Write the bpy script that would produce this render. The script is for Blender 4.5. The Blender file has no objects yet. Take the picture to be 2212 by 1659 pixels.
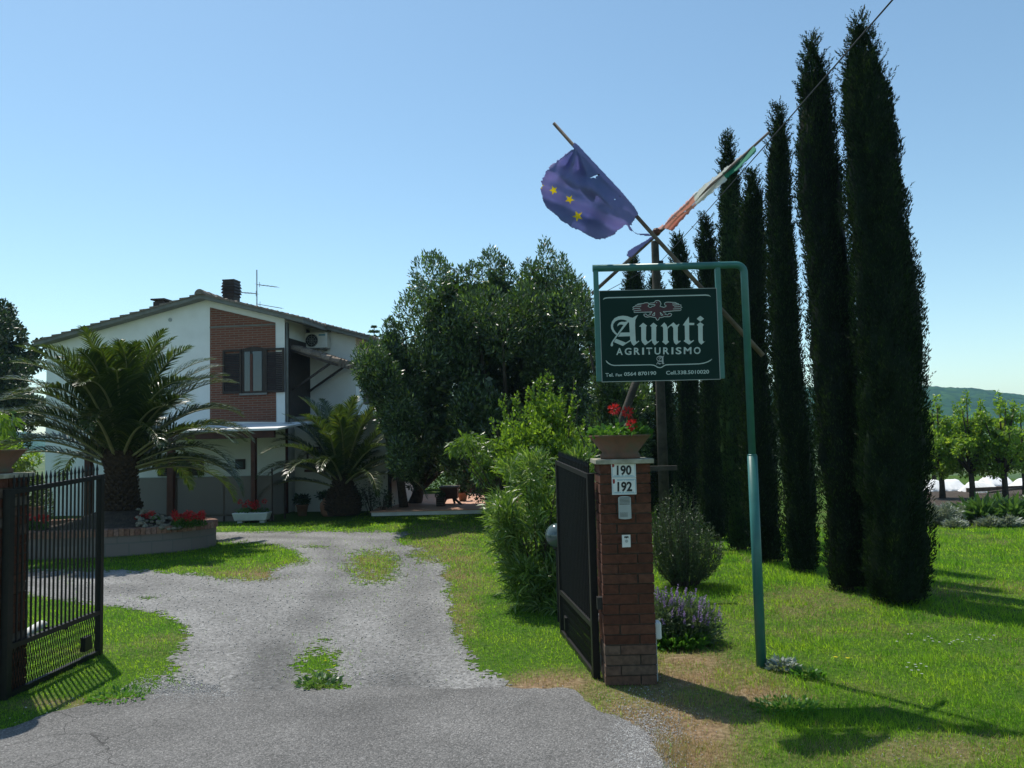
import bpy, bmesh, math, random
import numpy as np
from mathutils import Vector, Matrix, geometry
random.seed(7)
RNG = np.random.default_rng(11)
S = bpy.context.scene
C = bpy.data.collections.new('scene_objects'); S.collection.children.link(C)

# ------------------------------------------------------------------ camera
F, CX, CY, EYE = 1720.0, 1106.0, 829.5, 1.7
PITCH = math.atan((945 - CY) / F)
ROLL = 0.024
r0 = Vector((1, 0, 0)); f0 = Vector((0, math.cos(PITCH), math.sin(PITCH))); u0 = Vector((0, -math.sin(PITCH), math.cos(PITCH)))
RT = r0 * math.cos(ROLL) - u0 * math.sin(ROLL)
UP = u0 * math.cos(ROLL) + r0 * math.sin(ROLL)
cam_data = bpy.data.cameras.new('camera'); cam = bpy.data.objects.new('camera', cam_data); S.collection.objects.link(cam)
cam.matrix_world = Matrix(((RT.x, UP.x, -f0.x, 0), (RT.y, UP.y, -f0.y, 0), (RT.z, UP.z, -f0.z, EYE), (0, 0, 0, 1)))
cam_data.sensor_width = 36; cam_data.lens = 36 * F / 2212; cam_data.clip_end = 6000; cam_data.clip_start = 0.05
S.camera = cam

# ------------------------------------------------------------------ sky, sun, exposure
SUN_EL, SUN_AZ = math.radians(62), math.radians(-37)      # azimuth measured from +Y towards +X
w = bpy.data.worlds.new('World'); S.world = w; w.use_nodes = True
nt = w.node_tree; bg = nt.nodes['Background']; sk = nt.nodes.new('ShaderNodeTexSky'); sk.sky_type = 'NISHITA'
sk.sun_disc = False; sk.sun_elevation = SUN_EL; sk.sun_rotation = SUN_AZ; sk.altitude = 50; sk.air_density = 1.0; sk.dust_density = .3; sk.ozone_density = 1.0
wm = nt.nodes.new('ShaderNodeMix'); wm.data_type = 'RGBA'; wm.blend_type = 'MULTIPLY'; wm.inputs[0].default_value = 1; wm.inputs[7].default_value = (.93, 1.06, 1.0, 1)
nt.links.new(sk.outputs[0], wm.inputs[6]); nt.links.new(wm.outputs[2], bg.inputs[0]); bg.inputs[1].default_value = 0.15
sd = Vector((math.sin(SUN_AZ) * math.cos(SUN_EL), math.cos(SUN_AZ) * math.cos(SUN_EL), math.sin(SUN_EL)))
sl = bpy.data.lights.new('sun', 'SUN'); sl.energy = 4.8; sl.angle = math.radians(0.53); sl.color = (1, 0.95, 0.86)
so = bpy.data.objects.new('sun', sl); S.collection.objects.link(so); so.rotation_euler = sd.to_track_quat('Z', 'Y').to_euler()
S.view_settings.view_transform = 'Standard'; S.view_settings.look = 'None'; S.view_settings.exposure = 0.06; S.view_settings.gamma = 1
S.render.resolution_x = 1024; S.render.resolution_y = 768

# ------------------------------------------------------------------ pixel <-> world (photo measured at 2212 x 1659)
def ray(px, py): return RT * ((px - CX) / F) + UP * ((CY - py) / F) + f0
def gp(px, py, z=0.0):
    d = ray(px, py); t = (z - EYE) / d.z; return Vector((d.x * t, d.y * t, z))
def dp(px, py, Y):
    d = ray(px, py); t = Y / d.y; return Vector((d.x * t, Y, EYE + d.z * t))
def proj(P):
    P = np.asarray(P, float) - np.array([0, 0, EYE])
    a = P @ np.array(RT); b = P @ np.array(UP); c = P @ np.array(f0); c = np.maximum(c, 1e-3)
    return CX + F * a / c, CY - F * b / c

# ------------------------------------------------------------------ naming helpers
def tag(o, label=None, cat=None, group=None, kind=None):
    if label: o['label'] = label
    if cat: o['category'] = cat
    if group: o['group'] = group
    if kind: o['kind'] = kind
    return o
def empty(name, loc, label, cat, group=None, rz=0):
    o = bpy.data.objects.new(name, None); C.objects.link(o); o.location = loc; o.rotation_euler = (0, 0, rz)
    o.empty_display_size = 0.1
    M = Matrix.Translation(Vector(loc)) @ Matrix.Rotation(rz, 4, 'Z'); o['_m'] = [list(r) for r in M.inverted()]
    return tag(o, label, cat, group)
def inv_of(parent):
    M = Matrix.Identity(4)
    p = parent
    if p is not None and '_m' in p: M = Matrix([list(r) for r in p['_m']])
    return M
def finish(name, me, mats, parent, smooth=False, local=False):
    """meshes are made in world space; here they go into their parent's space"""
    if not isinstance(mats, (list, tuple)): mats = [mats]
    for m in mats: me.materials.append(m)
    if parent is not None and not local: me.transform(inv_of(parent))
    if smooth: me.polygons.foreach_set('use_smooth', [True] * len(me.polygons))
    o = bpy.data.objects.new(name, me); C.objects.link(o)
    if parent is not None:
        o.parent = parent
        if '_m' in parent: o['_m'] = parent['_m']
    return o
def npmesh(name, V, Fa, mats, parent=None, smooth=False, mi=None, local=False):
    me = bpy.data.meshes.new(name); V = np.asarray(V, np.float32); Fa = np.asarray(Fa, np.int32); k = Fa.shape[1]
    me.vertices.add(len(V)); me.vertices.foreach_set('co', V.ravel())
    me.loops.add(Fa.size); me.loops.foreach_set('vertex_index', Fa.ravel())
    me.polygons.add(len(Fa)); me.polygons.foreach_set('loop_start', np.arange(0, Fa.size, k, dtype=np.int32))
    me.polygons.foreach_set('loop_total', np.full(len(Fa), k, np.int32))
    if mi is not None: me.polygons.foreach_set('material_index', np.asarray(mi, np.int32))
    me.update(calc_edges=True)
    return finish(name, me, mats, parent, smooth, local)
class MB:
    def __init__(s): s.v = []; s.f = []; s.mi = []; s.T = Matrix.Identity(4); s.m = 0
    def add(s, vs, fs):
        n = len(s.v); s.v += [tuple(s.T @ Vector(p)) for p in vs]; s.f += [tuple(n + i for i in q) for q in fs]; s.mi += [s.m] * len(fs); return s
    def box(s, a, b):
        x0, y0, z0 = a; x1, y1, z1 = b
        return s.add([(x0,y0,z0),(x1,y0,z0),(x1,y1,z0),(x0,y1,z0),(x0,y0,z1),(x1,y0,z1),(x1,y1,z1),(x0,y1,z1)],
                     [(0,3,2,1),(4,5,6,7),(0,1,5,4),(1,2,6,5),(2,3,7,6),(3,0,4,7)])
    def hexa(s, lo, hi):
        n = len(lo)
        return s.add(list(lo) + list(hi), [tuple(range(n))[::-1], tuple(range(n, 2*n))] + [(i, (i+1) % n, n + (i+1) % n, n + i) for i in range(n)])
    def tube(s, pts, r, n=8, cap=True):
        pts = [Vector(p) for p in pts]; k = len(pts); rs = r if isinstance(r, (list, tuple)) else [r] * k
        vs = []; fs = []; ref = None
        for i, p in enumerate(pts):
            d = (pts[min(i+1, k-1)] - pts[max(i-1, 0)]).normalized()
            if ref is None: ref = Vector((0, 0, 1)) if abs(d.z) < .9 else Vector((1, 0, 0))
            a = d.cross(ref).normalized(); b = a.cross(d).normalized(); ref = b
            for j in range(n):
                t = 2 * math.pi * j / n; vs.append(p + (a * math.cos(t) + b * math.sin(t)) * rs[i])
        for i in range(k-1):
            for j in range(n): fs.append((i*n+j, i*n+(j+1) % n, (i+1)*n+(j+1) % n, (i+1)*n+j))
        if cap: fs += [tuple(range(n))[::-1], tuple(range((k-1)*n, k*n))]
        return s.add(vs, fs)
    def bar(s, a, b, wx, wy, ref=(0, 0, 1)):
        a = Vector(a); b = Vector(b); d = (b-a).normalized(); ref = Vector(ref)
        if abs(d.dot(ref)) > .98: ref = Vector((0, 1, 0))
        x = d.cross(ref).normalized(); y = x.cross(d).normalized()
        q = [x*wx/2*i + y*wy/2*j for i, j in ((-1,-1),(1,-1),(1,1),(-1,1))]
        return s.hexa([a+k for k in q], [b+k for k in q])
    def lathe(s, c, prof, n=24, cap=True, sx=1, sy=1):
        vs = []; fs = []
        for r, z in prof:
            for j in range(n):
                t = 2*math.pi*j/n; vs.append((c[0]+r*sx*math.cos(t), c[1]+r*sy*math.sin(t), c[2]+z))
        for i in range(len(prof)-1):
            for j in range(n): fs.append((i*n+j, i*n+(j+1) % n, (i+1)*n+(j+1) % n, (i+1)*n+j))
        if cap: fs += [tuple(range(n))[::-1], tuple(range((len(prof)-1)*n, len(prof)*n))]
        return s.add(vs, fs)
    def build(s, name, mats, parent=None, smooth=False, local=False):
        me = bpy.data.meshes.new(name); me.from_pydata(s.v, [], s.f); me.polygons.foreach_set('material_index', s.mi); me.update()
        bm = bmesh.new(); bm.from_mesh(me); bmesh.ops.recalc_face_normals(bm, faces=bm.faces); bm.to_mesh(me); bm.free()
        o = finish(name, me, mats, parent, False, local)
        if smooth:
            me.polygons.foreach_set('use_smooth', [len(p.vertices) == 4 for p in me.polygons])
        return o

# ------------------------------------------------------------------ materials
def newmat(name):
    m = bpy.data.materials.new(name); m.use_nodes = True; n = m.node_tree; b = n.nodes['Principled BSDF']; return m, n, b
def L(n, a, b): n.links.new(a, b)
def node(n, t, **kw):
    x = n.nodes.new(t)
    for k, v in kw.items(): setattr(x, k, v)
    return x
def ramp(n, stops):
    r = node(n, 'ShaderNodeValToRGB'); e = r.color_ramp.elements
    while len(e) < len(stops): e.new(.5)
    for el, (p, c) in zip(e, stops): el.position = p; el.color = (*c, 1) if len(c) == 3 else c
    return r
def rough_mat(name, c1, c2, scale=6, rough=.8, bump=.3, bscale=40, bdist=.01, c3=None, metal=0, spec=.4, detail=6):
    m, n, b = newmat(name); tc = node(n, 'ShaderNodeTexCoord')
    a = node(n, 'ShaderNodeTexNoise'); a.inputs['Scale'].default_value = scale; a.inputs['Detail'].default_value = detail; L(n, tc.outputs['Object'], a.inputs['Vector'])
    st = [(.32, c1), (.68, c2)] if c3 is None else [(.28, c1), (.52, c2), (.72, c3)]
    r = ramp(n, st); L(n, a.outputs['Fac'], r.inputs['Fac']); L(n, r.outputs['Color'], b.inputs['Base Color'])
    b.inputs['Roughness'].default_value = rough; b.inputs['Metallic'].default_value = metal; b.inputs['Specular IOR Level'].default_value = spec
    if bump:
        h = node(n, 'ShaderNodeTexNoise'); h.inputs['Scale'].default_value = bscale; h.inputs['Detail'].default_value = 5; L(n, tc.outputs['Object'], h.inputs['Vector'])
        bp = node(n, 'ShaderNodeBump'); bp.inputs['Strength'].default_value = bump; bp.inputs['Distance'].default_value = bdist
        L(n, h.outputs['Fac'], bp.inputs['Height']); L(n, bp.outputs['Normal'], b.inputs['Normal'])
    return m
def leaf_mat(name, c1, c2, trans=.35, rough=.45, tcol=None, spec=.5, c3=None, patch=0, tm=(1.5, 1.5, .7)):
    m, n, b = newmat(name); g = node(n, 'ShaderNodeNewGeometry')
    st = [(0, c1), (1, c2)] if c3 is None else [(0, c1), (.8, c2), (1, c3)]
    r = ramp(n, st); L(n, g.outputs['Random Per Island'], r.inputs['Fac']); colout = r.outputs['Color']
    if patch:
        tc = node(n, 'ShaderNodeTexCoord'); q = node(n, 'ShaderNodeTexNoise'); q.inputs['Scale'].default_value = patch; q.inputs['Detail'].default_value = 4; L(n, tc.outputs['Object'], q.inputs['Vector'])
        rp = ramp(n, [(.35, (.55, .72, .7)), (.5, (1, 1, 1)), (.65, (1.35, 1.15, 1.1))]); L(n, q.outputs['Fac'], rp.inputs['Fac'])
        pm = node(n, 'ShaderNodeMix', data_type='RGBA', blend_type='MULTIPLY'); pm.inputs[0].default_value = 1; L(n, colout, pm.inputs[6]); L(n, rp.outputs[0], pm.inputs[7]); colout = pm.outputs[2]
    L(n, colout, b.inputs['Base Color'])
    b.inputs['Roughness'].default_value = rough; b.inputs['Specular IOR Level'].default_value = spec
    t = node(n, 'ShaderNodeBsdfTranslucent')
    if tcol is None:
        mx = node(n, 'ShaderNodeMix', data_type='RGBA', blend_type='MULTIPLY'); mx.inputs[0].default_value = 1
        L(n, colout, mx.inputs[6]); mx.inputs[7].default_value = (*tm, 1); L(n, mx.outputs[2], t.inputs['Color'])
    else: t.inputs['Color'].default_value = (*tcol, 1)
    ms = node(n, 'ShaderNodeMixShader'); ms.inputs[0].default_value = trans
    L(n, b.outputs[0], ms.inputs[1]); L(n, t.outputs[0], ms.inputs[2]); L(n, ms.outputs[0], n.nodes['Material Output'].inputs['Surface'])
    return m
def brick_mat(name, c1, c2, mortar, bw, bh, mw=.01, bump=.6, rot=0):
    m, n, b = newmat(name); tc = node(n, 'ShaderNodeTexCoord'); sp = node(n, 'ShaderNodeSeparateXYZ'); L(n, tc.outputs['Object'], sp.inputs[0])
    ad = node(n, 'ShaderNodeMath', operation='ADD'); L(n, sp.outputs[0], ad.inputs[0]); L(n, sp.outputs[1], ad.inputs[1])
    cb = node(n, 'ShaderNodeCombineXYZ'); L(n, ad.outputs[0], cb.inputs[0]); L(n, sp.outputs[2], cb.inputs[1])
    t = node(n, 'ShaderNodeTexBrick'); L(n, cb.outputs[0], t.inputs['Vector']); t.inputs['Scale'].default_value = 1
    t.inputs['Color1'].default_value = (*c1, 1); t.inputs['Color2'].default_value = (*c2, 1); t.inputs['Mortar'].default_value = (*mortar, 1)
    t.inputs['Brick Width'].default_value = bw; t.inputs['Row Height'].default_value = bh; t.inputs['Mortar Size'].default_value = mw; t.inputs['Mortar Smooth'].default_value = .2
    L(n, t.outputs['Color'], b.inputs['Base Color']); b.inputs['Roughness'].default_value = .85
    bp = node(n, 'ShaderNodeBump', invert=True); bp.inputs['Strength'].default_value = bump; bp.inputs['Distance'].default_value = .006
    L(n, t.outputs['Fac'], bp.inputs['Height']); L(n, bp.outputs[0], b.inputs['Normal'])
    return m
def island_mat(name, cols, rough=.85, bump=.4, bscale=60, spec=.3, nscale=30):
    m, n, b = newmat(name); g = node(n, 'ShaderNodeNewGeometry')
    r = ramp(n, [(i/(len(cols)-1), c) for i, c in enumerate(cols)]); L(n, g.outputs['Random Per Island'], r.inputs['Fac'])
    tc = node(n, 'ShaderNodeTexCoord'); h = node(n, 'ShaderNodeTexNoise'); h.inputs['Scale'].default_value = nscale; h.inputs['Detail'].default_value = 6; L(n, tc.outputs['Object'], h.inputs['Vector'])
    mr = node(n, 'ShaderNodeMapRange'); mr.inputs['From Min'].default_value = .3; mr.inputs['From Max'].default_value = .7; mr.inputs['To Min'].default_value = .65; mr.inputs['To Max'].default_value = 1.25; L(n, h.outputs['Fac'], mr.inputs['Value'])
    mx = node(n, 'ShaderNodeVectorMath', operation='SCALE'); L(n, r.outputs['Color'], mx.inputs[0]); L(n, mr.outputs[0], mx.inputs['Scale'])
    L(n, mx.outputs[0], b.inputs['Base Color']); b.inputs['Roughness'].default_value = rough; b.inputs['Specular IOR Level'].default_value = spec
    bp = node(n, 'ShaderNodeBump'); bp.inputs['Strength'].default_value = bump; bp.inputs['Distance'].default_value = .004
    h2 = node(n, 'ShaderNodeTexNoise'); h2.inputs['Scale'].default_value = bscale; L(n, tc.outputs['Object'], h2.inputs['Vector']); L(n, h2.outputs['Fac'], bp.inputs['Height']); L(n, bp.outputs[0], b.inputs['Normal'])
    return m

M = {}
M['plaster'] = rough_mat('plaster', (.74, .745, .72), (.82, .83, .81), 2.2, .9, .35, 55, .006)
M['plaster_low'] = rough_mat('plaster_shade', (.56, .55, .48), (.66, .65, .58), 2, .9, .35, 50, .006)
M['house_brick'] = brick_mat('house_brick', (.2, .062, .032), (.15, .045, .024), (.2, .135, .1), .24, .058, .010)
M['roof'] = island_mat('roof_tile', [(.16, .13, .105), (.22, .17, .13), (.19, .165, .14), (.25, .2, .16)], .9, .5, 30)
M['verge'] = rough_mat('verge_board', (.14, .145, .13), (.2, .2, .18), 5, .85, .3)
M['dark_wood'] = rough_mat('dark_wood', (.022, .014, .01), (.04, .025, .018), 10, .6, .2)
M['red_wood'] = rough_mat('red_stained_wood', (.055, .017, .010), (.09, .028, .016), 8, .6, .2)
M['old_wood'] = rough_mat('weathered_wood', (.03, .026, .02), (.07, .06, .045), 9, .9, .6, 35, .01)
M['pale_wood'] = rough_mat('weathered_pole_wood', (.1, .07, .055), (.19, .15, .125), 12, .8, .3, 60)
M['black_iron'] = rough_mat('black_iron', (.006, .006, .0065), (.012, .011, .01), 30, .5, .15, 120, .002, spec=.3)
M['sign_green'] = rough_mat('green_paint', (.022, .12, .105), (.03, .15, .13), 14, .38, .12, 80, .002, spec=.5)
M['board_green'] = rough_mat('dark_green_board', (.004, .022, .018), (.006, .028, .023), 3, .6, 0, spec=.15)
M['lettering'] = rough_mat('pale_lettering', (.42, .5, .48), (.5, .57, .54), 12, .5, 0)
M['maroon'] = rough_mat('maroon_paint', (.05, .012, .018), (.07, .015, .022), 10, .5, 0)
M['white_plastic'] = rough_mat('white_plastic', (.62, .64, .62), (.72, .73, .7), 8, .45, .05)
M['grey_plastic'] = rough_mat('grey_plastic', (.3, .33, .33), (.38, .41, .4), 8, .4, .05)
M['black'] = rough_mat('black_plastic', (.01, .01, .01), (.018, .018, .018), 20, .5, 0)
M['blue_ink'] = rough_mat('blue_print', (.1, .28, .4), (.14, .34, .46), 20, .6, 0)
M['red_ink'] = rough_mat('red_print', (.3, .03, .03), (.2, .03, .03), 20, .6, 0)
M['terracotta'] = rough_mat('terracotta', (.2, .085, .05), (.3, .15, .09), 5, .9, .4, 40, .006, c3=(.2, .15, .1))
M['stained_terracotta'] = rough_mat('lichen_terracotta', (.09, .065, .042), (.17, .085, .055), 9, .9, .5, 50, .006, c3=(.10, .10, .06))
M['cap_stone'] = rough_mat('lichen_travertine', (.2, .19, .13), (.4, .38, .3), 16, .9, .5, 60, .006)
M['brick'] = island_mat('pillar_brick', [(.07, .026, .014), (.10, .036, .02), (.085, .03, .016), (.115, .048, .028)], .85, .5, 90)
M['brick_stained'] = island_mat('stained_brick', [(.1, .06, .04), (.13, .09, .065), (.11, .055, .036), (.14, .12, .095)], .9, .5, 90)
M['mortar'] = rough_mat('mortar', (.05, .04, .03), (.09, .075, .055), 20, .95, .5, 90)
M['concrete'] = rough_mat('concrete_trough', (.58, .6, .57), (.68, .7, .66), 6, .9, .3)
M['block'] = brick_mat('planter_block', (.2, .16, .14), (.16, .13, .115), (.15, .14, .12), .42, .2, .012)
M['soil'] = rough_mat('soil', (.035, .025, .018), (.075, .055, .04), 9, .95, .8, 30, .03)
M['rock'] = island_mat('border_rock', [(.16, .14, .1), (.26, .23, .17), (.2, .2, .16)], .9, .6, 40)
M['bark'] = rough_mat('bark', (.035, .028, .02), (.075, .06, .045), 14, .95, .8, 45, .015)
M['palm_bark'] = rough_mat('palm_bark', (.025, .016, .01), (.07, .045, .026), 16, .95, .9, 40, .03)
M['aluminium'] = rough_mat('aluminium', (.4, .4, .4), (.5, .5, .5), 10, .4, 0, metal=.8)
M['cream'] = rough_mat('white_sheet', (.72, .73, .72), (.8, .8, .8), 4, .55, .05)
M['tile_floor'] = brick_mat('terrace_tile', (.5, .27, .18), (.56, .33, .23), (.4, .26, .2), .3, .3, .008, .2)
def glass(name, tint=(.02, .025, .028), rough=.04):
    m, n, b = newmat(name); b.inputs['Base Color'].default_value = (*tint, 1); b.inputs['Roughness'].default_value = rough; b.inputs['Specular IOR Level'].default_value = .7; return m
M['pane'] = glass('window_glass', (.05, .075, .09), .12)
M['globe'] = glass('smoked_globe', (.07, .1, .1), .1)

# ------------------------------------------------------------------ vegetation helpers
def unit(a): return a / np.maximum(np.linalg.norm(a, axis=1, keepdims=True), 1e-9)
def rdir(n, rng): return unit(rng.normal(size=(n, 3)))
def leafgeo(P, D, Ln, Wd, rng, side=None, fold=0):
    n = len(P); Ln = np.broadcast_to(Ln, (n,))[:, None]; Wd = np.broadcast_to(Wd, (n,))[:, None]
    s = unit(np.cross(D, rdir(n, rng))) if side is None else side
    mid = P + D * Ln * .45
    if fold:
        nn = np.cross(D, s); mid2 = mid + nn * Wd * fold
        V = np.stack([P, mid2 + s*Wd/2, P + D*Ln, mid2 - s*Wd/2], 1).reshape(-1, 3)
    else: V = np.stack([P, mid + s*Wd/2, P + D*Ln, mid - s*Wd/2], 1).reshape(-1, 3)
    return V
def quads(nv): return np.arange(nv).reshape(-1, 4)
def clump_points(clumps, n, rng, inner=.55, pw=.5):
    c = np.array([k[0] for k in clumps], float); r = np.array([k[1] for k in clumps], float)
    wgt = (r.prod(1)) ** (2/3); wgt /= wgt.sum(); idx = rng.choice(len(clumps), n, p=wgt)
    u = rdir(n, rng); f = (inner + (1.06 - inner) * rng.random(n) ** pw)[:, None]
    return c[idx] + u * r[idx] * f, u, idx
def crown(name, clumps, n, Ln, Wd, mat, parent, rng, up=.3, out=.8, rnd=.7, inner=.5, core=.12, fold=.0, extra=None):
    P, u, _ = clump_points(clumps, n, rng, inner)
    P[:, 2] = np.maximum(P[:, 2], .03)
    D = unit(u * out + rdir(n, rng) * rnd + np.array([0, 0, up]))
    l = Ln * rng.uniform(.6, 1.25, n); V = leafgeo(P, D, l, Wd * rng.uniform(.7, 1.2, n), rng, fold=fold)
    parts = [V]
    if core:
        m = int(n * core); P2, u2, _ = clump_points(clumps, m, rng, .0, 1); P2 = P2 * 1.0
        c = np.array([k[0] for k in clumps]).mean(0); P2 = c + (P2 - c) * .80; P2[:, 2] = np.maximum(P2[:, 2], .03)
        parts.append(leafgeo(P2, rdir(m, rng), Ln * 1.8, Wd * 3.2, rng))
    if extra is not None: parts.append(extra)
    V = np.concatenate(parts); return npmesh(name, V, quads(len(V)), mat, parent)
def limbs(name, base, tips, r, mat, parent, rng, fork=.35, n=7):
    m = MB(); base = Vector(base)
    top = Vector(np.mean(np.array(tips), 0)) if len(tips) else base + Vector((0, 0, 2))
    fk = base.lerp(top, fork); fk.x += rng.uniform(-.05, .05)
    m.tube([base - Vector((0, 0, .06)), base.lerp(fk, .1), base.lerp(fk, .5) + Vector((rng.uniform(-.03, .03), rng.uniform(-.03, .03), 0)), fk], [r*1.45, r*1.05, r*.9, r*.8], 9)
    for t in tips:
        t = Vector(t); md = fk.lerp(t, .5) + Vector((rng.uniform(-.1, .1), rng.uniform(-.1, .1), .12)) * (t-fk).length * .25
        m.tube([fk - Vector((0, 0, .05)), md, t], [r*.55, r*.3, r*.08], n)
    return m.build(name, mat, parent, smooth=True)

M['cypress'] = leaf_mat('cypress_foliage', (.004, .010, .004), (.011, .028, .008), .18, .65, c3=(.03, .062, .014), spec=.2, patch=3.0, tm=(2.2, 2.2, .8))
M['ash'] = leaf_mat('ash_leaves', (.017, .036, .012), (.05, .095, .026), .25, .4, spec=.8, c3=(.19, .27, .09), tm=(2, 2.2, .7))
M['darkleaf'] = leaf_mat('dark_leaves', (.015, .03, .014), (.04, .075, .025), .22, .45)
M['bay'] = leaf_mat('yellow_green_leaves', (.09, .17, .02), (.17, .28, .03), .5, .35, spec=.6, c3=(.24, .36, .05))
M['oleander'] = leaf_mat('oleander_leaves', (.055, .115, .018), (.14, .24, .045), .45, .4, spec=.8, c3=(.3, .38, .15))
M['peach'] = leaf_mat('peach_leaves', (.07, .14, .02), (.13, .22, .035), .45, .35, spec=.6)
M['rosemary'] = leaf_mat('rosemary_leaves', (.03, .055, .025), (.06, .1, .04), .25, .5)
M['lavender_leaf'] = leaf_mat('sage_leaves', (.06, .1, .05), (.1, .15, .08), .3, .5)
M['lavender'] = leaf_mat('lilac_flowers', (.2, .13, .3), (.38, .27, .48), .3, .6, tcol=(.35, .25, .45))
M['palm'] = leaf_mat('palm_leaflets', (.018, .038, .01), (.045, .08, .018), .3, .33, spec=.65, c3=(.11, .13, .025), tm=(2, 1.9, .6))
M['rachis'] = rough_mat('palm_rachis', (.16, .17, .07), (.24, .24, .11), 8, .4, .1)
M['orchard'] = leaf_mat('orchard_leaves', (.08, .15, .02), (.17, .28, .04), .5, .38, c3=(.26, .34, .07), tm=(1.9, 1.9, .8))
M['silver'] = leaf_mat('silver_leaves', (.16, .2, .17), (.32, .36, .32), .2, .5)
M['broad'] = leaf_mat('broad_leaves', (.05, .11, .03), (.1, .19, .05), .35, .4)
M['hedge'] = leaf_mat('hedge_leaves', (.035, .065, .015), (.09, .14, .02), .3, .5)
M['geranium_leaf'] = leaf_mat('geranium_leaves', (.04, .11, .02), (.08, .18, .03), .4, .45)
M['red_petal'] = leaf_mat('red_petals', (.4, .01, .015), (.65, .03, .03), .3, .5, tcol=(.6, .03, .02))
M['grass'] = leaf_mat('grass_blades', (.06, .13, .010), (.125, .22, .016), .62, .5, c3=(.18, .25, .04), spec=.2, patch=2.3, tm=(2.7, 2.9, 1.2))
M['straw'] = leaf_mat('dry_grass_blades', (.25, .17, .08), (.4, .3, .16), .3, .6, c3=(.16, .17, .05), spec=.2)
M['weed'] = leaf_mat('weed_leaves', (.05, .14, .02), (.1, .23, .04), .5, .45)

# ------------------------------------------------------------------ ground regions, in photo pixels
asphalt_px = [(-900,1700),(-400,1640),(0,1583),(55,1563),(110,1540),(180,1522),(330,1506),(480,1499),(600,1494),(760,1491),(850,1488),(1000,1487),(1130,1486),(1225,1492),(1262,1503),(1300,1545),(1360,1572),(1400,1602),(1425,1640),(1440,1690),(1470,1800),(1540,2100),(1650,2600),(1800,3600),(-2500,3600)]
gravel_main_px = [(-1500,1245),(-600,1238),(0,1230),(120,1230),(245,1231),(300,1233),(420,1243),(470,1252),(560,1253),(590,1243),(600,1230),(640,1214),(648,1196),(610,1180),(545,1172),(470,1168),(440,1150),(470,1146),(600,1148),(830,1149),(885,1154),(850,1166),(862,1180),(905,1186),(960,1204),(958,1240),(968,1290),(972,1330),(1000,1378),(1014,1418),(1026,1438),(1060,1458),(1092,1474),(1105,1500),(1100,1560),(700,1560),(300,1560),(330,1502),(345,1470),(385,1420),(405,1385),(402,1362),(370,1338),(318,1322),(245,1309),(150,1296),(60,1285),(-500,1300),(-1500,1330)]
def inside(px, py, poly):
    px = np.asarray(px); py = np.asarray(py); r = np.zeros(px.shape, bool); n = len(poly); j = n-1
    for i in range(n):
        xi, yi = poly[i]; xj, yj = poly[j]
        c = ((yi > py) != (yj > py)) & (px < (xj-xi) * (py-yi) / ((yj-yi) if yj != yi else 1e-9) + xi)
        r ^= c; j = i
    return r
def h2(ix, iy, s=0):
    v = np.sin(ix*127.1 + iy*311.7 + s*74.7) * 43758.5453; return v - np.floor(v)
def vnoise(x, y, s=0):
    ix = np.floor(x); iy = np.floor(y); fx = x-ix; fy = y-iy; fx = fx*fx*(3-2*fx); fy = fy*fy*(3-2*fy)
    return (h2(ix, iy, s)*(1-fx)+h2(ix+1, iy, s)*fx)*(1-fy) + (h2(ix, iy+1, s)*(1-fx)+h2(ix+1, iy+1, s)*fx)*fy
def fbm(x, y, s=0, o=4):
    a = 0; t = 0; k = .5
    for i in range(o): a = a + k*vnoise(x, y, s+i); t += k; k *= .5; x = x*2.03; y = y*2.03
    return a/t
def blob(px, py, cx, cy, rx, ry): return np.exp(-(((px-cx)/rx)**2 + ((py-cy)/ry)**2))
def dryness(X, Y, px, py):
    d = (blob(px, py, 1180, 1480, 120, 30) + blob(px, py, 1480, 1440, 150, 55) + 1.1*blob(px, py, 1400, 1560, 150, 60) + 1.1*blob(px, py, 1480, 1620, 120, 80) + .7*blob(px, py, 1640, 1500, 70, 25)
         + .8*blob(px, py, 560, 1240, 110, 20) + .5*blob(px, py, 800, 1225, 60, 40) + .6*blob(px, py, 960, 1200, 90, 60) + .9*blob(px, py, 200, 1520, 160, 14)
         + .3*blob(px, py, 2050, 1290, 260, 45) + .5*blob(px, py, 2050, 1620, 300, 40) + .45*blob(px, py, 1000, 1330, 40, 90) + .2*blob(px, py, 1750, 1300, 160, 40))
    return np.clip(d *(.45+1.1*fbm(X*3.4, Y*3.4, 31)) + (fbm(X*1.3, Y*1.3, 3)-.58)*.75 + (fbm(X*7, Y*7, 37, 3)-.5)*.5, 0, 1)

def sheet(name, poly, z, mat, label=None, jit=.05, kind='structure', seed=0):
    pts = [gp(a, b, 0) for a, b in poly]; out = []
    n = len(pts)
    for i in range(n):
        a = pts[i]; b = pts[(i+1) % n]; k = max(1, min(400, int((b-a).length / .05)))
        for j in range(k): out.append(a.lerp(b, j/k))
    V = []
    for i, p in enumerate(out):
        near = min(1.0, max(.25, p.y/8))
        dx = (fbm(np.float64(p.x*3.1), np.float64(p.y*3.1), 5+seed)-.5)*4*jit + (vnoise(np.float64(p.x*14), np.float64(p.y*14), 9+seed)-.5)*1.2*jit
        dy = (fbm(np.float64(p.x*3.1), np.float64(p.y*3.1), 25+seed)-.5)*4*jit + (vnoise(np.float64(p.x*14), np.float64(p.y*14), 29+seed)-.5)*1.2*jit
        V.append((p.x+float(dx), p.y+float(dy), z))
    me = bpy.data.meshes.new(name); me.from_pydata(V, [], [tuple(range(len(V)))]); me.update()
    bm = bmesh.new(); bm.from_mesh(me); bmesh.ops.triangulate(bm, faces=bm.faces)
    for f in bm.faces:
        if f.normal.z < 0: f.normal_flip()
    bm.to_mesh(me); bm.free()
    o = finish(name, me, mat, None); o['kind'] = kind; return o

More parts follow.
